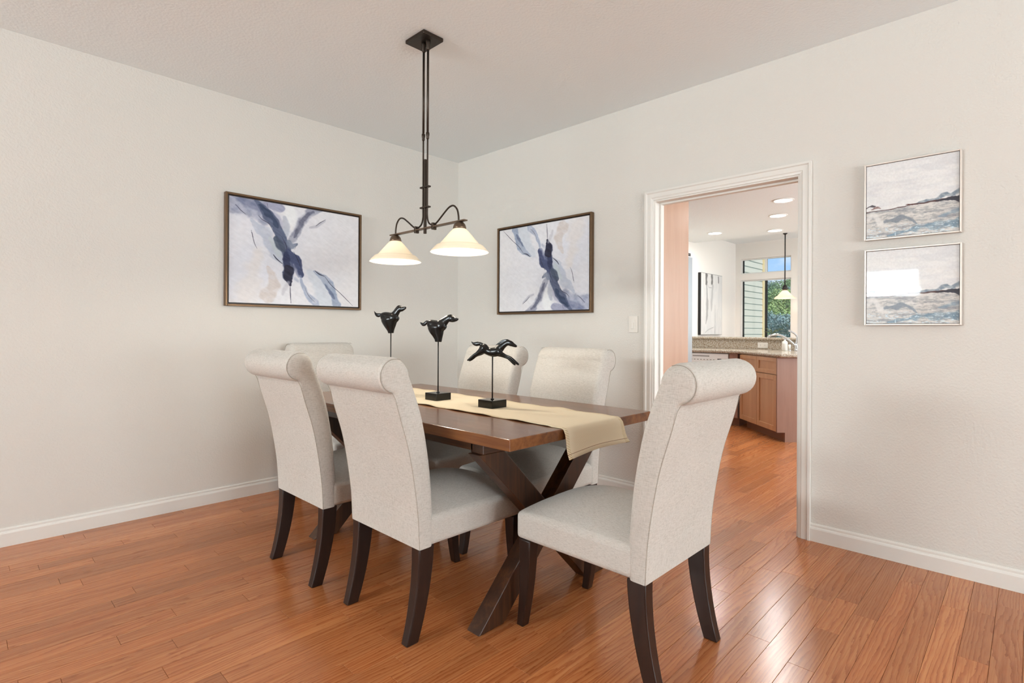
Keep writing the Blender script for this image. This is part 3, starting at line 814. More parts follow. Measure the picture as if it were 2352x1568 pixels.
def shade_parts(parent, x, y, z, sc=1.0, bulb=True, e=12):
    sock = obj('socket', lathe_c(bmesh.new(), [(0.010 * sc, z), (0.020 * sc, z - 0.003), (0.029 * sc, z - 0.014), (0.033 * sc, z - 0.027), (0.034 * sc, z - 0.034), (0.031 * sc, z - 0.036)], 28, (x, y, 0)), M['bronze_lt'], parent, True)
    p = [(0.030, -0.034), (0.048, -0.052), (0.070, -0.078), (0.092, -0.103), (0.103, -0.116), (0.1035, -0.117), (0.114, -0.118), (0.122, -0.124), (0.136, -0.139), (0.147, -0.152),
         (0.147, -0.1545), (0.142, -0.1525), (0.130, -0.1405), (0.117, -0.1275), (0.104, -0.122), (0.099, -0.118), (0.088, -0.105), (0.066, -0.080), (0.045, -0.0545), (0.027, -0.036)]
    s_ = obj('shade', lathe(bmesh.new(), [(r_ * sc, z + q * sc) for r_, q in p], 48, (x, y, 0)), M['opal'], parent, 60)
    if bulb:
        bz = z - 0.094 * sc
        b = obj('bulb', lathe_c(bmesh.new(), [(0.001, bz - 0.030), (0.014, bz - 0.027), (0.024, bz - 0.017), (0.029, bz - 0.002), (0.027, bz + 0.012), (0.018, bz + 0.028), (0.013, bz + 0.040), (0.013, bz + 0.05)], 24, (x, y, 0)), M['bulb'], parent, True)
        b.visible_shadow = True
for s, nm in ((-1, 'n'), (1, 'f')):
    shade_parts(lamp, 0, s * 0.285 - 0.004, zb - 0.004)
    lo = light('chandelier_light', 'POINT', (0, s * 0.285 - 0.004, zb - 0.142), (0, 0, 0), 8.0, (1.0, 0.93, 0.80), shadow_soft_size=0.02)
    lo.parent = lamp

# ------------------------------------------------------------------ pictures
def vnoise(u, v, scale, seed, octv=4, ax=(1, 1)):
    rs = np.random.RandomState(seed); tot = np.zeros_like(u); amp = 1.0; s = 0
    for o in range(octv):
        n = 128; tab = rs.rand(n, n)
        a = u * scale * ax[0] * 2 ** o; b = v * scale * ax[1] * 2 ** o
        i = np.floor(a).astype(int); j = np.floor(b).astype(int); fa = a - i; fb = b - j
        fa = fa * fa * (3 - 2 * fa); fb = fb * fb * (3 - 2 * fb)
        g = lambda p, q: tab[p % n, q % n]
        tot += amp * ((g(i, j) * (1 - fa) + g(i + 1, j) * fa) * (1 - fb) + (g(i, j + 1) * (1 - fa) + g(i + 1, j + 1) * fa) * fb); s += amp; amp *= 0.5
    return tot / s
def sstep(a, b, x):
    t = np.clip((x - a) / (b - a), 0, 1); return t * t * (3 - 2 * t)
class Art:
    def __init__(s, nu_, nv, asp):
        s.nu, s.nv, s.asp = nu_, nv, asp
        s.u, s.v = np.meshgrid(np.linspace(0, 1, nu_), np.linspace(0, 1, nv)); s.img = np.zeros((nv, nu_, 3))
        s.X = s.u * asp; s.seed = 0
    def put(s, mask, col): s.img += (np.array(col, float) - s.img) * mask[..., None]
    def stroke(s, pts, wd, col, alpha=1.0, soft=0.5, rag=0.25, rs=11, streak=0.0):
        rag *= 1.55
        s.seed += 1
        P_ = crom([(p[0] * s.asp, p[1], (wd[i] if hasattr(wd, '__len__') else wd)) for i, p in enumerate(pts)], 5)
        best = np.full(s.u.shape, 9.0)
        wx = s.X + (vnoise(s.u, s.v, 14, 60 + s.seed, 3) - 0.5) * 0.05 * rag; wy = s.v + (vnoise(s.u, s.v, 14, 90 + s.seed, 3) - 0.5) * 0.05 * rag
        for a, b in zip(P_, P_[1:]):
            dx, dy = b[0] - a[0], b[1] - a[1]; L2 = dx * dx + dy * dy + 1e-12
            t = np.clip(((wx - a[0]) * dx + (wy - a[1]) * dy) / L2, 0, 1)
            d = np.hypot(wx - a[0] - t * dx, wy - a[1] - t * dy) / np.maximum(a[2] + (b[2] - a[2]) * t, 1e-4)
            best = np.minimum(best, d)
        nz_ = vnoise(s.u, s.v, rs, 10 + s.seed, 5)
        m = 1 - sstep(1 - soft, 1.0, best + (nz_ - 0.5) * rag * 2)
        m *= alpha * (1 - streak * (1 - sstep(0.35, 0.6, vnoise(s.u, s.v, rs * 2.2, 30 + s.seed, 4))))
        s.put(m, col)
    def mesh(s, name, w_, h_, flip=False):
        im = s.img[::-1, ::-1] if flip else s.img
        nu_, nv = s.nu, s.nv
        xs = np.linspace(0, w_, nu_); zs = np.linspace(h_, 0, nv)
        XX, ZZ = np.meshgrid(xs, zs)
        co = np.stack([XX.ravel(), np.zeros(XX.size), ZZ.ravel()], 1)
        idx = np.arange(nu_ * nv).reshape(nv, nu_)
        q = np.stack([idx[:-1, :-1], idx[1:, :-1], idx[1:, 1:], idx[:-1, 1:]], -1).reshape(-1, 4)
        me = bpy.data.meshes.new(name)
        me.vertices.add(len(co)); me.vertices.foreach_set('co', co.ravel())
        me.loops.add(q.size); me.loops.foreach_set('vertex_index', q.ravel().astype(np.int32))
        me.polygons.add(len(q)); me.polygons.foreach_set('loop_start', np.arange(0, q.size, 4, dtype=np.int32)); me.polygons.foreach_set('loop_total', np.full(len(q), 4, np.int32))
        me.update(); me.validate()
        c = np.clip(im / 255.0, 0, 1); c = np.where(c <= 0.04045, c / 12.92, ((c + 0.055) / 1.055) ** 2.4)
        at = me.color_attributes.new('paint', 'FLOAT_COLOR', 'POINT')
        at.data.foreach_set('color', np.concatenate([c.reshape(-1, 3), np.ones((c.shape[0] * c.shape[1], 1))], 1).ravel().astype(np.float32))
        return me

# homography from drawing coordinates of the framed abstract to its unit square
def homog(src):
    A = []
    dst = [(0, 0), (1, 0), (1, 1), (0, 1)]
    for (x, y), (u, v) in zip(src, dst):
        A.append([x, y, 1, 0, 0, 0, -u * x, -u * y, -u]); A.append([0, 0, 0, x, y, 1, -v * x, -v * y, -v])
    return np.linalg.svd(np.array(A, float))[2][-1].reshape(3, 3)
Hm = homog([(175, 138), (1690, 400), (1685, 1447), (165, 1385)])
def q(*pts):
    o = []
    for x, y in pts:
        r_ = Hm @ np.array([x, y, 1.0]); o.append((r_[0] / r_[2], r_[1] / r_[2]))
    return o
A = Art(400, 300, 1.33)
K = 1 / 1130.0
base = np.array([219, 220, 228.0])
A.img[:] = base
A.put(sstep(0.35, 0.7, vnoise(A.u, A.v, 3, 1, 4)) * 0.55, (232, 230, 231)); A.put((1 - A.u) * 0.35, (208, 212, 228)); A.put(sstep(0.5, 1, A.u) * 0.5, (226, 222, 222))
A.stroke(q((520, 820), (470, 1000), (400, 1200), (350, 1330)), [90 * K, 150 * K, 200 * K, 200 * K], (222, 216, 214), 0.75, 0.9, 0.35)
A.stroke(q((625, 975), (670, 1080), (670, 1220), (620, 1330)), [20 * K, 62 * K, 90 * K, 95 * K], (206, 194, 188), 0.8, 0.35, 0.3, streak=0.35)
A.stroke(q((880, 260), (900, 380), (880, 500)), [80 * K, 100 * K, 60 * K], (232, 235, 238), 0.9, 0.7)
A.stroke(q((820, 400), (840, 500), (830, 600)), [30 * K, 50 * K, 50 * K], (176, 184, 202), 0.8, 0.5)
# upper-left washes
A.stroke(q((180, 200), (330, 250), (480, 330), (600, 450)), [130 * K, 120 * K, 110 * K, 80 * K], (136, 144, 176), 0.85, 0.6, 0.4, streak=0.35)
A.stroke(q((300, 180), (450, 230), (560, 290)), [60 * K, 80 * K, 80 * K], (110, 120, 156), 0.8, 0.5, 0.4, streak=0.3)
A.stroke(q((190, 330), (300, 330), (400, 360)), [10 * K, 26 * K, 20 * K], (160, 166, 190), 0.6, 0.8)
A.stroke(q((600, 220), (700, 260), (790, 290)), [60 * K, 80 * K, 40 * K], (148, 152, 184), 0.85, 0.4, 0.4)
A.stroke(q((690, 360), (740, 420), (770, 520)), [40 * K, 60 * K, 30 * K], (170, 172, 198), 0.8, 0.6)
# pale blue wash left of the trunk
A.stroke(q((440, 420), (560, 560), (660, 700), (740, 820), (790, 900)), [30 * K, 72 * K, 86 * K, 72 * K, 40 * K], (180, 190, 210), 0.9, 0.3, 0.3, streak=0.3)
A.stroke(q((660, 640), (710, 740), (760, 830)), [30 * K, 50 * K, 40 * K], (186, 198, 206), 0.8, 0.5)
# branch to the upper right
A.stroke(q((900, 660), (960, 580), (1010, 470), (1080, 390), (1170, 330), (1260, 320)), [40 * K, 52 * K, 60 * K, 55 * K, 45 * K, 20 * K], (138, 142, 166), 0.9, 0.5, 0.4, streak=0.3)
A.stroke(q((940, 630), (1000, 520), (1060, 420), (1160, 345)), [18 * K, 38 * K, 34 * K, 26 * K], (92, 96, 122), 0.85, 0.5, 0.5, streak=0.3)
A.stroke(q((1120, 520), (1200, 500), (1300, 440)), [14 * K, 22 * K, 10 * K], (176, 178, 194), 0.7, 0.8)
# trunk
A.stroke(q((500, 205), (570, 300), (650, 400), (720, 500), (780, 640), (850, 800), (880, 950), (870, 1100)), [30 * K, 50 * K, 74 * K, 62 * K, 66 * K, 74 * K, 92 * K, 58 * K], (84, 96, 130), 1.0, 0.25, 0.25)
A.stroke(q((540, 260), (620, 340), (700, 420), (740, 520)), [16 * K, 46 * K, 46 * K, 20 * K], (44, 62, 98), 0.95, 0.4, 0.5)
A.stroke(q((720, 640), (760, 720), (820, 790)), [30 * K, 50 * K, 20 * K], (64, 78, 104), 0.9, 0.4)
A.stroke(q((870, 680), (900, 730), (970, 710)), [30 * K, 40 * K, 14 * K], (122, 134, 160), 0.9, 0.4)
A.stroke(q((860, 780), (930, 860), (985, 960), (1020, 1060)), [26 * K, 56 * K, 58 * K, 34 * K], (62, 74, 118), 1.0, 0.25, 0.3)
A.stroke(q((840, 820), (850, 920), (860, 1010)), [34 * K, 50 * K, 55 * K], (40, 50, 94), 0.95, 0.35, 0.4)
A.stroke(q((845, 990), (870, 1060), (885, 1130), (890, 1190)), [34 * K, 54 * K, 34 * K, 14 * K], (26, 26, 56), 0.95, 0.35, 0.55)
A.stroke(q((930, 940), (960, 1030), (990, 1090)), [12 * K, 26 * K, 20 * K], (124, 130, 164), 0.7, 0.7)
A.stroke(q((940, 1110), (980, 1140)), [30 * K, 24 * K], (170, 178, 200), 0.7, 0.7)
# foot washes
A.stroke(q((1120, 1040), (1200, 1150), (1270, 1300), (1330, 1410)), [50 * K, 90 * K, 120 * K, 120 * K], (202, 210, 222), 0.9, 0.5)
A.stroke(q((1000, 1090), (1050, 1210), (1110, 1320), (1190, 1420)), [24 * K, 28 * K, 36 * K, 46 * K], (152, 166, 196), 0.85, 0.5, 0.4, streak=0.4)
A.stroke(q((1170, 1040), (1270, 1100), (1340, 1190), (1390, 1300), (1440, 1420)), [16 * K, 48 * K, 62 * K, 58 * K, 58 * K], (142, 158, 188), 0.92, 0.35, 0.35, streak=0.25)
A.stroke(q((1300, 1190), (1360, 1270), (1400, 1350)), [14 * K, 34 * K, 26 * K], (96, 110, 144), 0.85, 0.5, 0.4)
A.stroke(q((860, 1160), (830, 1220), (800, 1290)), [30 * K, 36 * K, 20 * K], (190, 190, 200), 0.6, 0.8)
ln = lambda p, w_, a=0.9, c=(34, 34, 60): A.stroke(q(*p), [w_ * K * 0.5] + [w_ * K] * (len(p) - 2) + [w_ * K * 0.4], c, a, 0.6, 0.05)
ln([(1180, 1020), (1230, 1060), (1290, 1085)], 9); ln([(1290, 1085), (1370, 1190), (1470, 1280), (1560, 1370), (1620, 1430)], 5, 0.8)
ln([(690, 830), (730, 880), (800, 940)], 9); ln([(430, 540), (450, 620), (470, 700), (500, 760)], 5, 0.7); ln([(438, 570), (450, 620)], 11, 0.8)
ln([(1190, 500), (1240, 460), (1305, 425)], 6, 0.8); ln([(885, 1190), (888, 1290), (896, 1400)], 8, 0.75); ln([(250, 240), (310, 310), (370, 360)], 6, 0.7)
ln([(515, 370), (560, 420), (640, 470), (690, 560)], 6, 0.7); ln([(790, 620), (840, 720), (850, 800)], 6, 0.7); ln([(930, 800), (980, 900), (1030, 1030)], 6, 0.7)
ln([(620, 230), (630, 300)], 6, 0.6); ln([(970, 700), (940, 770)], 6, 0.6); ln([(1060, 1220), (1110, 1320), (1180, 1390)], 5, 0.5)
bt = vnoise(A.u * 1.15 + A.v * 0.6, A.v - A.u * 0.75, 9, 15, 5, (1, 7)) - 0.5
dk = 1 - A.img.mean(2) / 255
A.img += bt[..., None] * (2 + 52 * dk[..., None]) + (vnoise(A.u, A.v, 40, 5, 3)[..., None] - 0.5) * 12

gm = A.img.mean(2, keepdims=True); A.img = gm + (A.img - gm) * 0.80
Sx = Art(250, 250, 1.0)
Sx.img[:] = (222, 222, 222)
def seascape(Sx, sh):
    u, v = Sx.u, Sx.v
    Sx.put(sstep(0.4, 0.65, vnoise(u, v, 3, 71 + sh, 5, (1, 6))) * 0.5, (204, 205, 208)); Sx.put(sstep(0.45, 0.7, vnoise(u, v, 4, 75, 5, (1, 5))) * 0.5, (230, 229, 226))
    hz = 0.625 - 0.055 * (u - 0.3) * (u > 0.3) + 0.004 * np.sin(u * 60)
    sea = sstep(-0.006, 0.008, v - hz)
    Sx.put(sea, (200, 197, 192))
    n1 = vnoise(u, v, 5, 80, 5, (1, 5)); n2 = vnoise(u, v, 10, 83, 5, (1, 4))
    Sx.put(sea * sstep(0.48, 0.60, n1) * 0.75, (146, 148, 152)); Sx.put(sea * sstep(0.52, 0.62, n2) * 0.55, (222, 219, 214))
    Sx.put(sea * sstep(0.54, 0.62, vnoise(u, v, 24, 86, 4, (1, 4))) * 0.4, (120, 124, 130))
    Sx.stroke([(0.02, 0.74), (0.08, 0.68), (0.16, 0.80)], [0.05, 0.05, 0.05], (222, 220, 216), 0.8, 0.7)
    Sx.stroke([(0.22, 0.79), (0.33, 0.775), (0.42, 0.74), (0.56, 0.86)], [0.03, 0.045, 0.045, 0.015], (118, 128, 138), 0.85, 0.5, 0.4)
    Sx.stroke([(0.98, 0.74), (0.85, 0.79), (0.78, 0.80)], [0.06, 0.04, 0.01], (128, 148, 164), 0.8, 0.6, 0.5, streak=0.4)
    Sx.stroke([(0.25, 0.985), (0.5, 0.93), (0.75, 0.90), (1.0, 0.90)], [0.012, 0.035, 0.06, 0.07], (112, 138, 156), 0.9, 0.5, 0.45, streak=0.35)
    Sx.put(sea * sstep(0.60, 0.68, vnoise(u, v, 30, 95, 4, (1, 3))) * sstep(0.8, 0.9, v) * 0.8, (206, 224, 232))
    # far hills and dark red shore
    Sx.stroke([(0.55, 0.60), (0.66, 0.575), (0.76, 0.565), (0.86, 0.52), (0.92, 0.545), (1.0, 0.50)], [0.008, 0.025, 0.022, 0.035, 0.03, 0.045], (112, 128, 142), 0.9, 0.3, 0.4, streak=0.4)
    Sx.stroke([(0.0, 0.63), (0.3, 0.625), (0.5, 0.60), (0.75, 0.59), (1.0, 0.585)], [0.006, 0.006, 0.008, 0.012, 0.015], (70, 38, 34), 0.95, 0.35, 0.25)
    Sx.stroke([(0.78, 0.595), (0.9, 0.59), (1.0, 0.60)], [0.008, 0.02, 0.032], (36, 34, 48), 0.95, 0.35, 0.45)
    Sx.stroke([(0.0, 0.575), (0.05, 0.555), (0.11, 0.56)], [0.012, 0.014, 0.005], (60, 50, 56), 0.9, 0.3, 0.6); Sx.stroke([(0.06, 0.60), (0.12, 0.585), (0.16, 0.60)], [0.008, 0.014, 0.005], (120, 84, 78), 0.8, 0.4, 0.6, streak=0.4)
    Sx.stroke([(0.45, 0.60), (0.5, 0.592), (0.56, 0.60)], [0.004, 0.012, 0.004], (86, 44, 38), 0.9, 0.4, 0.4)
    Sx.img += (vnoise(u, v, 60, 97, 3)[..., None] - 0.5) * 16
seascape(Sx, 0)

def picture(name, label, art, w_, h_, loc, rotz, flip=False, style='float'):
    """picture hung on a wall; local x to the right as seen, y into the room is -y"""
    t = thing(name, label, 'picture', loc, rotz)
    if style == 'float':
        f, d, gap = 0.014, 0.036, 0.010
        fm = M['gold_frame']
        for (x0, x1, z0, z1) in ((0, f, 0, h_), (w_ - f, w_, 0, h_), (f, w_ - f, 0, f), (f, w_ - f, h_ - f, h_)):
            obj('frame_bar', boxm(x0, x1, -d, -0.001, z0, z1, bev=0.002), fm, t)
        obj('backing', boxm(f, w_ - f, -0.012, -0.004, f, h_ - f), M['dark_frame'], t)
        i = f + gap
        c = obj('canvas_block', boxm(i, w_ - i, -0.027, -0.012, i, h_ - i), M['vinyl'], t)
        o = obj('canvas', art.mesh('canvas', w_ - 2 * i, h_ - 2 * i, flip), M['canvas'], t); o.location = (i, -0.0275, i)
    else:
        f, d = 0.0075, 0.030
        for (x0, x1, z0, z1) in ((0, f, 0, h_), (w_ - f, w_, 0, h_), (f, w_ - f, 0, f), (f, w_ - f, h_ - f, h_)):
            obj('frame_bar', boxm(x0, x1, -d, -0.001, z0, z1, bev=0.0015), M['silver_frame'], t)
        obj('backing', boxm(f, w_ - f, -0.022, -0.004, f, h_ - f), M['dark_frame'], t)
        i = f + 0.002
        o = obj('print', art.mesh('print', w_ - 2 * i, h_ - 2 * i, flip), M['print'], t); o.location = (i, -0.0228, i)
    return t
picture('framed_abstract', 'large framed blue and white abstract painting on the left wall', A, 1.018, 0.768, (1.264, YA, 1.317), 0)
picture('framed_abstract', 'framed blue and white abstract painting on the right wall beside the corner', A, 1.0, 0.750, (XB, 3.362, 1.297), -PI / 2, flip=True)
picture('framed_seascape', 'upper of two small square grey seascapes right of the doorway', Sx, 0.392, 0.393, (XB, 0.634, 1.635), -PI / 2, style='thin')
picture('framed_seascape', 'lower of two small square grey seascapes right of the doorway', Sx, 0.392, 0.391, (XB, 0.632, 1.195), -PI / 2, style='thin')

# light switch
sw = thing('light_switch', 'white rocker light switch with dimmer slide beside the doorway', 'light switch', (XB, 2.020, 1.207), -PI / 2)
obj('plate', boxm(-0.036, 0.036, -0.006, -0.0005, -0.058, 0.058, bev=0.002), M['plate'], sw)
pad = obj('rocker', boxm(-0.016, 0.016, -0.009, -0.006, -0.033, 0.033, bev=0.001), M['plate'], sw)
obj('slide', boxm(-0.014, 0.006, -0.012, -0.009, -0.031, 0.012, bev=0.001), M['plate'], pad)
for z in (-0.047, 0.047): obj('screw', lathe_c(bmesh.new(), [(0.0001, -0.0005), (0.003, 0), (0.003, 0.001), (0.0001, 0.0012)], 10), M['plate'], sw).location = (0, -0.0065, z)

# ------------------------------------------------------------------ kitchen
# tall end panel and refrigerator
tag(obj('end_panel', boxm(KX + 0.025, 4.180, 2.030, 2.050, 0, KZ - 0.002, bev=0.001), M['maple_panel']), 'tall pinkish maple end panel just inside the doorway', 'panel')
fr = thing('refrigerator', 'tall stainless refrigerator mostly hidden behind the maple end panel', 'refrigerator', (4.20, 2.056, 0))
obj('body', boxm(-0.70, 0.0, 0.0, 0.91, 0.02, 1.765, bev=0.004), M['steel'], fr)
for y0, y1, yh in ((0.0, 0.453, 0.41), (0.457, 0.91, 0.50)):
    dr = obj('door', boxm(0.004, 0.112, y0, y1, 0.08, 1.785, bev=0.006), M['steel'], fr)
    obj('handle', tube(bmesh.new(), [(0.15, yh, 0.5), (0.15, yh, 1.5)], 0.012), M['steel'], dr, True)
obj('hinge_cover', boxm(-0.05, 0.085, 0.004, 0.075, 1.7865, 1.812, bev=0.003), M['blackmetal'], fr)

# diagonal sink cabinet: local x along the front, front faces +y
ang = PI / 4
ck = thing('base_cabinet', 'maple base cabinet with two doors and two false drawer fronts turned at an angle', 'cabinet', (6.005, 1.925, 0), ang)
CL, CZ = 0.90, 0.89
bm = boxm(0.02, CL, -0.60, -0.022, 0.10, CZ - 0.001); obj('carcass', bm, M['maple'], ck)
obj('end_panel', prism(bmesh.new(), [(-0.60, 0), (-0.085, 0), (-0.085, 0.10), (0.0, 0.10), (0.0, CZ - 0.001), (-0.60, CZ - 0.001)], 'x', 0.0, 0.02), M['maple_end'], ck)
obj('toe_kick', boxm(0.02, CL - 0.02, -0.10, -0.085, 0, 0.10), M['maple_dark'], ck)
def shaker(parent, name, x0, x1, z0, z1, rail=0.055, knob=None):
    y0, y1 = -0.021, 0.0
    d = obj(name, boxm(x0 + rail - 0.002, x1 - rail + 0.002, y0, y0 + 0.011, z0 + rail - 0.002, z1 - rail + 0.002), M['maple'], parent)
    for (a, b, c_, e2) in ((x0, x0 + rail, z0, z1), (x1 - rail, x1, z0, z1)):
        obj('stile', boxm(a, b, y0, y1, c_, e2, bev=0.0015), M['maple'], d)
    for (c_, e2) in ((z0, z0 + rail), (z1 - rail, z1)):
        obj('rail', boxm(x0 + rail, x1 - rail, y0, y1, c_, e2, bev=0.0015), M['maple'], d)
for i in range(2):
    x0 = 0.024 + i * 0.438; x1 = x0 + 0.434
    shaker(ck, 'door', x0, x1, 0.105, 0.700); shaker(ck, 'drawer_front', x0, x1, 0.708, 0.882, 0.042)

# straight run: filler, dishwasher, cabinet
dw = thing('dishwasher', 'white dishwasher with control panel under the granite counter', 'dishwasher', (6.645, 2.70, 0))
obj('tub', boxm(0.03, 0.58, 0.0, 0.595, 0.08, CZ - 0.004), M['white_app'], dw)
obj('door', boxm(0.0, 0.03, 0.003, 0.592, 0.11, 0.745, bev=0.004), M['white_app'], dw)
cp = obj('control_panel', boxm(-0.006, 0.03, 0.003, 0.592, 0.75, CZ - 0.008, bev=0.004), M['white_app'], dw)
obj('display', boxm(-0.008, -0.005, 0.085, 0.135, 0.795, 0.818), M['winblack'], cp)
obj('latch_recess', boxm(-0.008, -0.005, 0.24, 0.46, 0.842, 0.852), M['ceramic'], cp)
for k in range(9): obj('button', boxm(-0.008, -0.005, 0.17 + k * 0.042, 0.19 + k * 0.042, 0.798, 0.806), M['ceramic'], cp)
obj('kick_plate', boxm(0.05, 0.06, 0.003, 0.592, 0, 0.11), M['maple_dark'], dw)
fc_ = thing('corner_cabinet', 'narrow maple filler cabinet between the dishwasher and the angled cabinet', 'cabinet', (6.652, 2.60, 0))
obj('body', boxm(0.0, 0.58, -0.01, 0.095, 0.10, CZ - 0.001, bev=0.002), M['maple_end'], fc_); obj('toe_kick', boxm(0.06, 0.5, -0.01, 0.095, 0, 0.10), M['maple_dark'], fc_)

# granite counter, backsplash wall and raised bar
ct = [(6.615, 3.525), (6.615, 2.60), (6.605, 2.535), (5.985, 1.915), (5.965, 1.885), (5.985, 1.855), (6.42, 1.42), (7.215, 1.42), (7.215, 3.525)]
o = tag(obj('granite_countertop', prism(bmesh.new(), ct, 'z', CZ, 0.93), M['granite'], None, 40), 'speckled granite countertop bending round the angled cabinet', 'countertop'); bevel(o, 0.016, 4, 60)
pw = structure('wall_pony', boxm(7.24, 7.36, 1.42, 3.525, 0, 1.052), M['kwall'], 'low wall behind the kitchen counter carrying the raised granite bar', 'wall')
tag(obj('granite_backsplash', boxm(7.216, 7.239, 1.42, 3.525, 0.931, 1.052), M['granite']), 'strip of granite backsplash below the raised bar', 'backsplash')
o = tag(obj('granite_bar_top', boxm(7.185, 7.62, 1.40, 3.525, 1.0525, 1.086, bev=0.012, seg=3), M['granite']), 'raised granite bar top between the kitchen and the nook', 'bar top')
ol = thing('wall_outlet', 'white double outlet set in the granite backsplash', 'outlet', (7.215, 2.49, 0.985))
obj('plate', boxm(-0.006, 0, -0.062, 0.062, -0.036, 0.036, bev=0.002), M['plate'], ol)
for y in (-0.026, 0.026):
    rc = obj('receptacle', boxm(-0.009, -0.005, y - 0.018, y + 0.018, -0.014, 0.014, bev=0.001), M['plate'], ol)
    for dz in (-0.005, 0.005): obj('slot', boxm(-0.0095, -0.0085, y - 0.006, y + 0.002, dz - 0.0012, dz + 0.0012), M['slot'], rc)

# faucet, soap bottle, sprayer, plant
fx, fy = 7.06, 2.045
fa = thing('faucet', 'arched chrome kitchen faucet with lever handle at the counter edge', 'faucet', (fx, fy, 0.93))
obj('base', lathe_c(bmesh.new(), [(0.030, 0), (0.030, 0.008), (0.024, 0.014), (0.022, 0.06), (0.020, 0.085)], 24), M['chrome'], fa, True)
L_ = Vector((-0.42, 0.90, 0)).normalized()
sp_ = crom([(0, 0, 0.045), tuple(L_ * 0.05 + Vector((0, 0, 0.10))), tuple(L_ * 0.13 + Vector((0, 0, 0.165))), tuple(L_ * 0.22 + Vector((0, 0, 0.195))), tuple(L_ * 0.29 + Vector((0, 0, 0.180))), tuple(L_ * 0.315 + Vector((0, 0, 0.155)))], 6)
obj('spout', tube(bmesh.new(), sp_, 0.013, 12), M['chrome'], fa, True)
hd = crom([(0, 0, 0.08), (0.0, -0.008, 0.15), tuple(L_ * 0.02 + Vector((0, 0, 0.205))), tuple(L_ * 0.09 + Vector((0, 0, 0.245)))], 6)
obj('lever', tube(bmesh.new(), hd, [0.016] * 8 + [0.011] * (len(hd) - 8), 12), M['chrome'], fa, True)
so = thing('soap_bottle', 'white soap bottle standing beside the faucet', 'bottle', (7.02, 2.165, 0.93))
obj('body', lathe_c(bmesh.new(), [(0.030, 0), (0.033, 0.004), (0.033, 0.095), (0.028, 0.112), (0.012, 0.122), (0.012, 0.130)], 24), M['soap'], so, True)
obj('label_band', lathe(bmesh.new(), [(0.0335, 0.012), (0.0335, 0.085)], 24), M['plate'], so, True)
obj('cap', lathe_c(bmesh.new(), [(0.013, 0.130), (0.013, 0.142), (0.008, 0.146)], 16), M['chrome'], so, True)
sy = thing('side_sprayer', 'small white side sprayer next to the faucet base', 'sprayer', (6.93, 2.085, 0.93))
obj('holder', lathe_c(bmesh.new(), [(0.018, 0), (0.018, 0.008), (0.012, 0.014)], 16), M['chrome'], sy, True)
obj('nozzle', lathe_c(bmesh.new(), [(0.010, 0.014), (0.012, 0.05), (0.014, 0.07), (0.008, 0.078)], 16), M['soap'], sy, True)
pl = thing('potted_plant', 'small leafy plant in a grey bowl on the raised bar', 'plant', (7.42, 2.44, 1.086))
obj('bowl', lathe(bmesh.new(), [(0.025, 0.0), (0.045, 0.006), (0.058, 0.022), (0.060, 0.032), (0.054, 0.032), (0.045, 0.018), (0.002, 0.014)], 24), M['ceramic'], pl, True)
rnd = random.Random(9)
for k in range(16):
    a = rnd.uniform(0, 2 * PI); rr = rnd.uniform(0.03, 0.17); hh = rnd.uniform(0.05, 0.115)
    tip = Vector((math.cos(a) * rr * 0.5, math.sin(a) * rr, hh))
    stem = obj('stem', tube(bmesh.new(), crom([(0, 0, 0.012), tuple(tip * 0.5 + Vector((0, 0, 0.025))), tuple(tip)], 4), 0.0014, 6), M['leaf'], pl, True)
    bm = bmesh.new(); n = 7
    dirv = Vector((math.cos(a), math.sin(a), 0.5)).normalized(); side = dirv.cross(Vector((0, 0, 1))).normalized()
    rows = []
    for i in range(n):
        t = i / (n - 1); wd = 0.019 * math.sin(PI * min(0.98, t * 0.94 + 0.04)) ** 0.7
        c = tip + dirv * 0.05 * t - Vector((0, 0, 0.018 * t * t))
        rows.append([bm.verts.new(c - side * wd), bm.verts.new(c - Vector((0, 0, 0.003))), bm.verts.new(c + side * wd)])
    for r0, r1 in zip(rows, rows[1:]):
        bm.faces.new((r0[0], r0[1], r1[1], r1[0])); bm.faces.new((r0[1], r0[2], r1[2], r1[1]))
    lf = obj('leaf', bm, M['leaf'], stem, True)
    so_ = lf.modifiers.new('t', 'SOLIDIFY'); so_.thickness = 0.0008

# recessed lights
cans = [(5.604, 1.75, 'nearest recessed ceiling light seen at the top right of the doorway'), (6.30, 2.02, 'recessed ceiling light in the middle of the row of three'),
        (7.20, 2.344, 'farthest recessed ceiling light of the row of three, beside the pendant rod'), (6.88, 2.98, 'single recessed ceiling light at the left, near the end panel')]
for x, y, lab in cans:
    c = thing('recessed_light', lab, 'ceiling light', (x, y, KZ), group='recessed kitchen ceiling lights')
    obj('trim_ring', lathe(bmesh.new(), [(0.079, -0.0005), (0.097, -0.0005), (0.097, -0.004), (0.082, -0.008), (0.079, -0.004), (0.079, -0.0005)], 40), M['vinyl'], c, 40)
    obj('lens', lathe_c(bmesh.new(), [(0.0001, -0.001), (0.079, -0.001), (0.079, -0.0035), (0.0001, -0.005)], 40), M['can'], c)
    lo = light('recessed_beam', 'AREA', (0, 0, -0.012), (0, 0, 0), 8.0, (0.97, 0.97, 0.95), 0.15); lo.parent = c

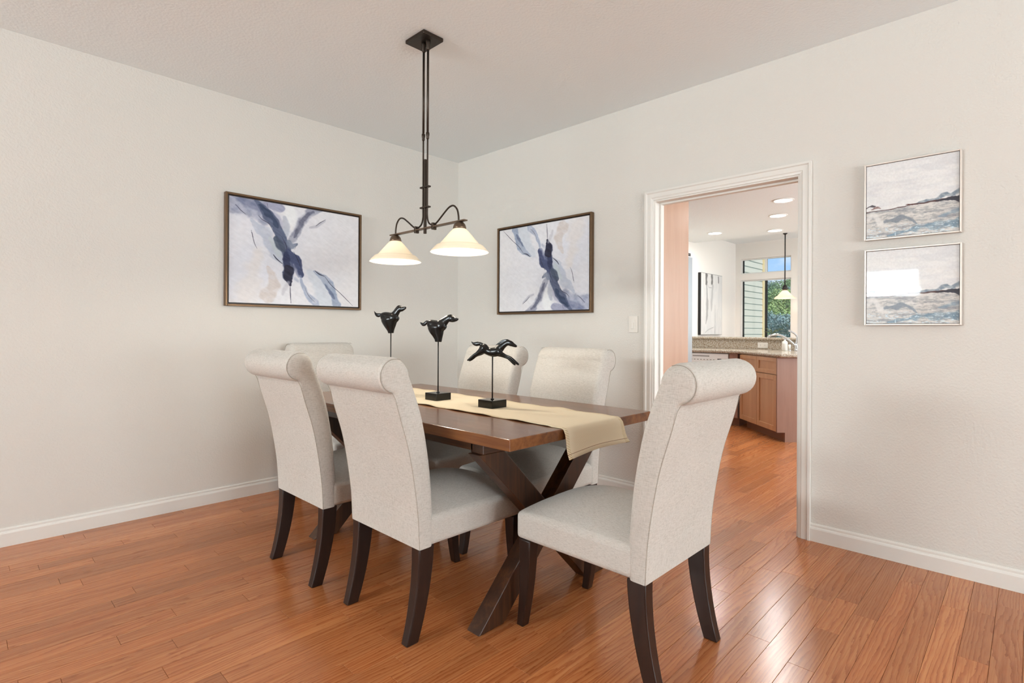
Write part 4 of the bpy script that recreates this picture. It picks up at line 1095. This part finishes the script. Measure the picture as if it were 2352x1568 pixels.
# nook pendant
pn = thing('pendant_lamp', 'small opal glass pendant lamp hanging before the nook window', 'pendant lamp', (8.45, 2.61, 0))
obj('canopy', lathe_c(bmesh.new(), [(0.03, NZ - 0.0005), (0.03, NZ - 0.008), (0.012, NZ - 0.02)], 24), M['blackmetal'], pn, True)
obj('rod', tube(bmesh.new(), [(0, 0, NZ - 0.02), (0, 0, 1.83)], 0.008, 10), M['blackmetal'], pn, True)
obj('cap', lathe_c(bmesh.new(), [(0.012, 1.845), (0.024, 1.835), (0.030, 1.815), (0.044, 1.785), (0.040, 1.782)], 20), M['blackmetal'], pn, True)
shade_parts(pn, 0, 0, 1.80, 1.0, True)
lo = light('pendant_light', 'POINT', (0, 0, 1.66), (0, 0, 0), 3.0, (1.0, 0.82, 0.58), shadow_soft_size=0.02); lo.parent = pn

# tall grey canvas on the kitchen wall
Ak = Art(80, 100, 0.82)
Ak.img[:] = (214, 212, 209)
Ak.put(sstep(0.4, 0.6, vnoise(Ak.u, Ak.v, 6, 3, 4, (3, 1))) * 0.5, (202, 201, 199))
for u0, l0, wd in ((0.24, 0.16, 0.05), (0.5, 0.15, 0.05), (0.82, 0.12, 0.025)):
    Ak.stroke([(u0, 0.02), (u0, l0)], [wd, wd * 0.8], (92, 90, 88), 0.85, 0.6, 0.4)
Ak.stroke([(0.26, 0.2), (0.28, 0.45), (0.27, 0.68), (0.22, 0.82)], [0.03, 0.05, 0.05, 0.02], (150, 149, 148), 0.8, 0.5)
Ak.stroke([(0.54, 0.2), (0.5, 0.45), (0.48, 0.6)], [0.05, 0.05, 0.02], (170, 169, 168), 0.7, 0.6); Ak.stroke([(0.66, 0.5), (0.66, 0.98)], [0.008, 0.02], (160, 160, 159), 0.7, 0.6)
Ak.stroke([(0.2, 0.97), (0.35, 0.92), (0.6, 0.88)], [0.006] * 3, (140, 139, 138), 0.8, 0.5, 0.1); Ak.stroke([(0.3, 0.18), (0.36, 0.22), (0.5, 0.22)], [0.006] * 3, (150, 149, 148), 0.8, 0.5, 0.1)
ka = thing('abstract_canvas', 'grey abstract canvas with black edges on the far kitchen wall', 'picture', (7.575, 3.53, 1.108))
obj('stretcher', boxm(0, 0.745, -0.045, -0.001, 0, 0.915, bev=0.002), M['blackmetal'], ka)
o = obj('canvas', Ak.mesh('canvas', 0.735, 0.905), M['canvas'], ka); o.location = (0.005, -0.0455, 0.005)
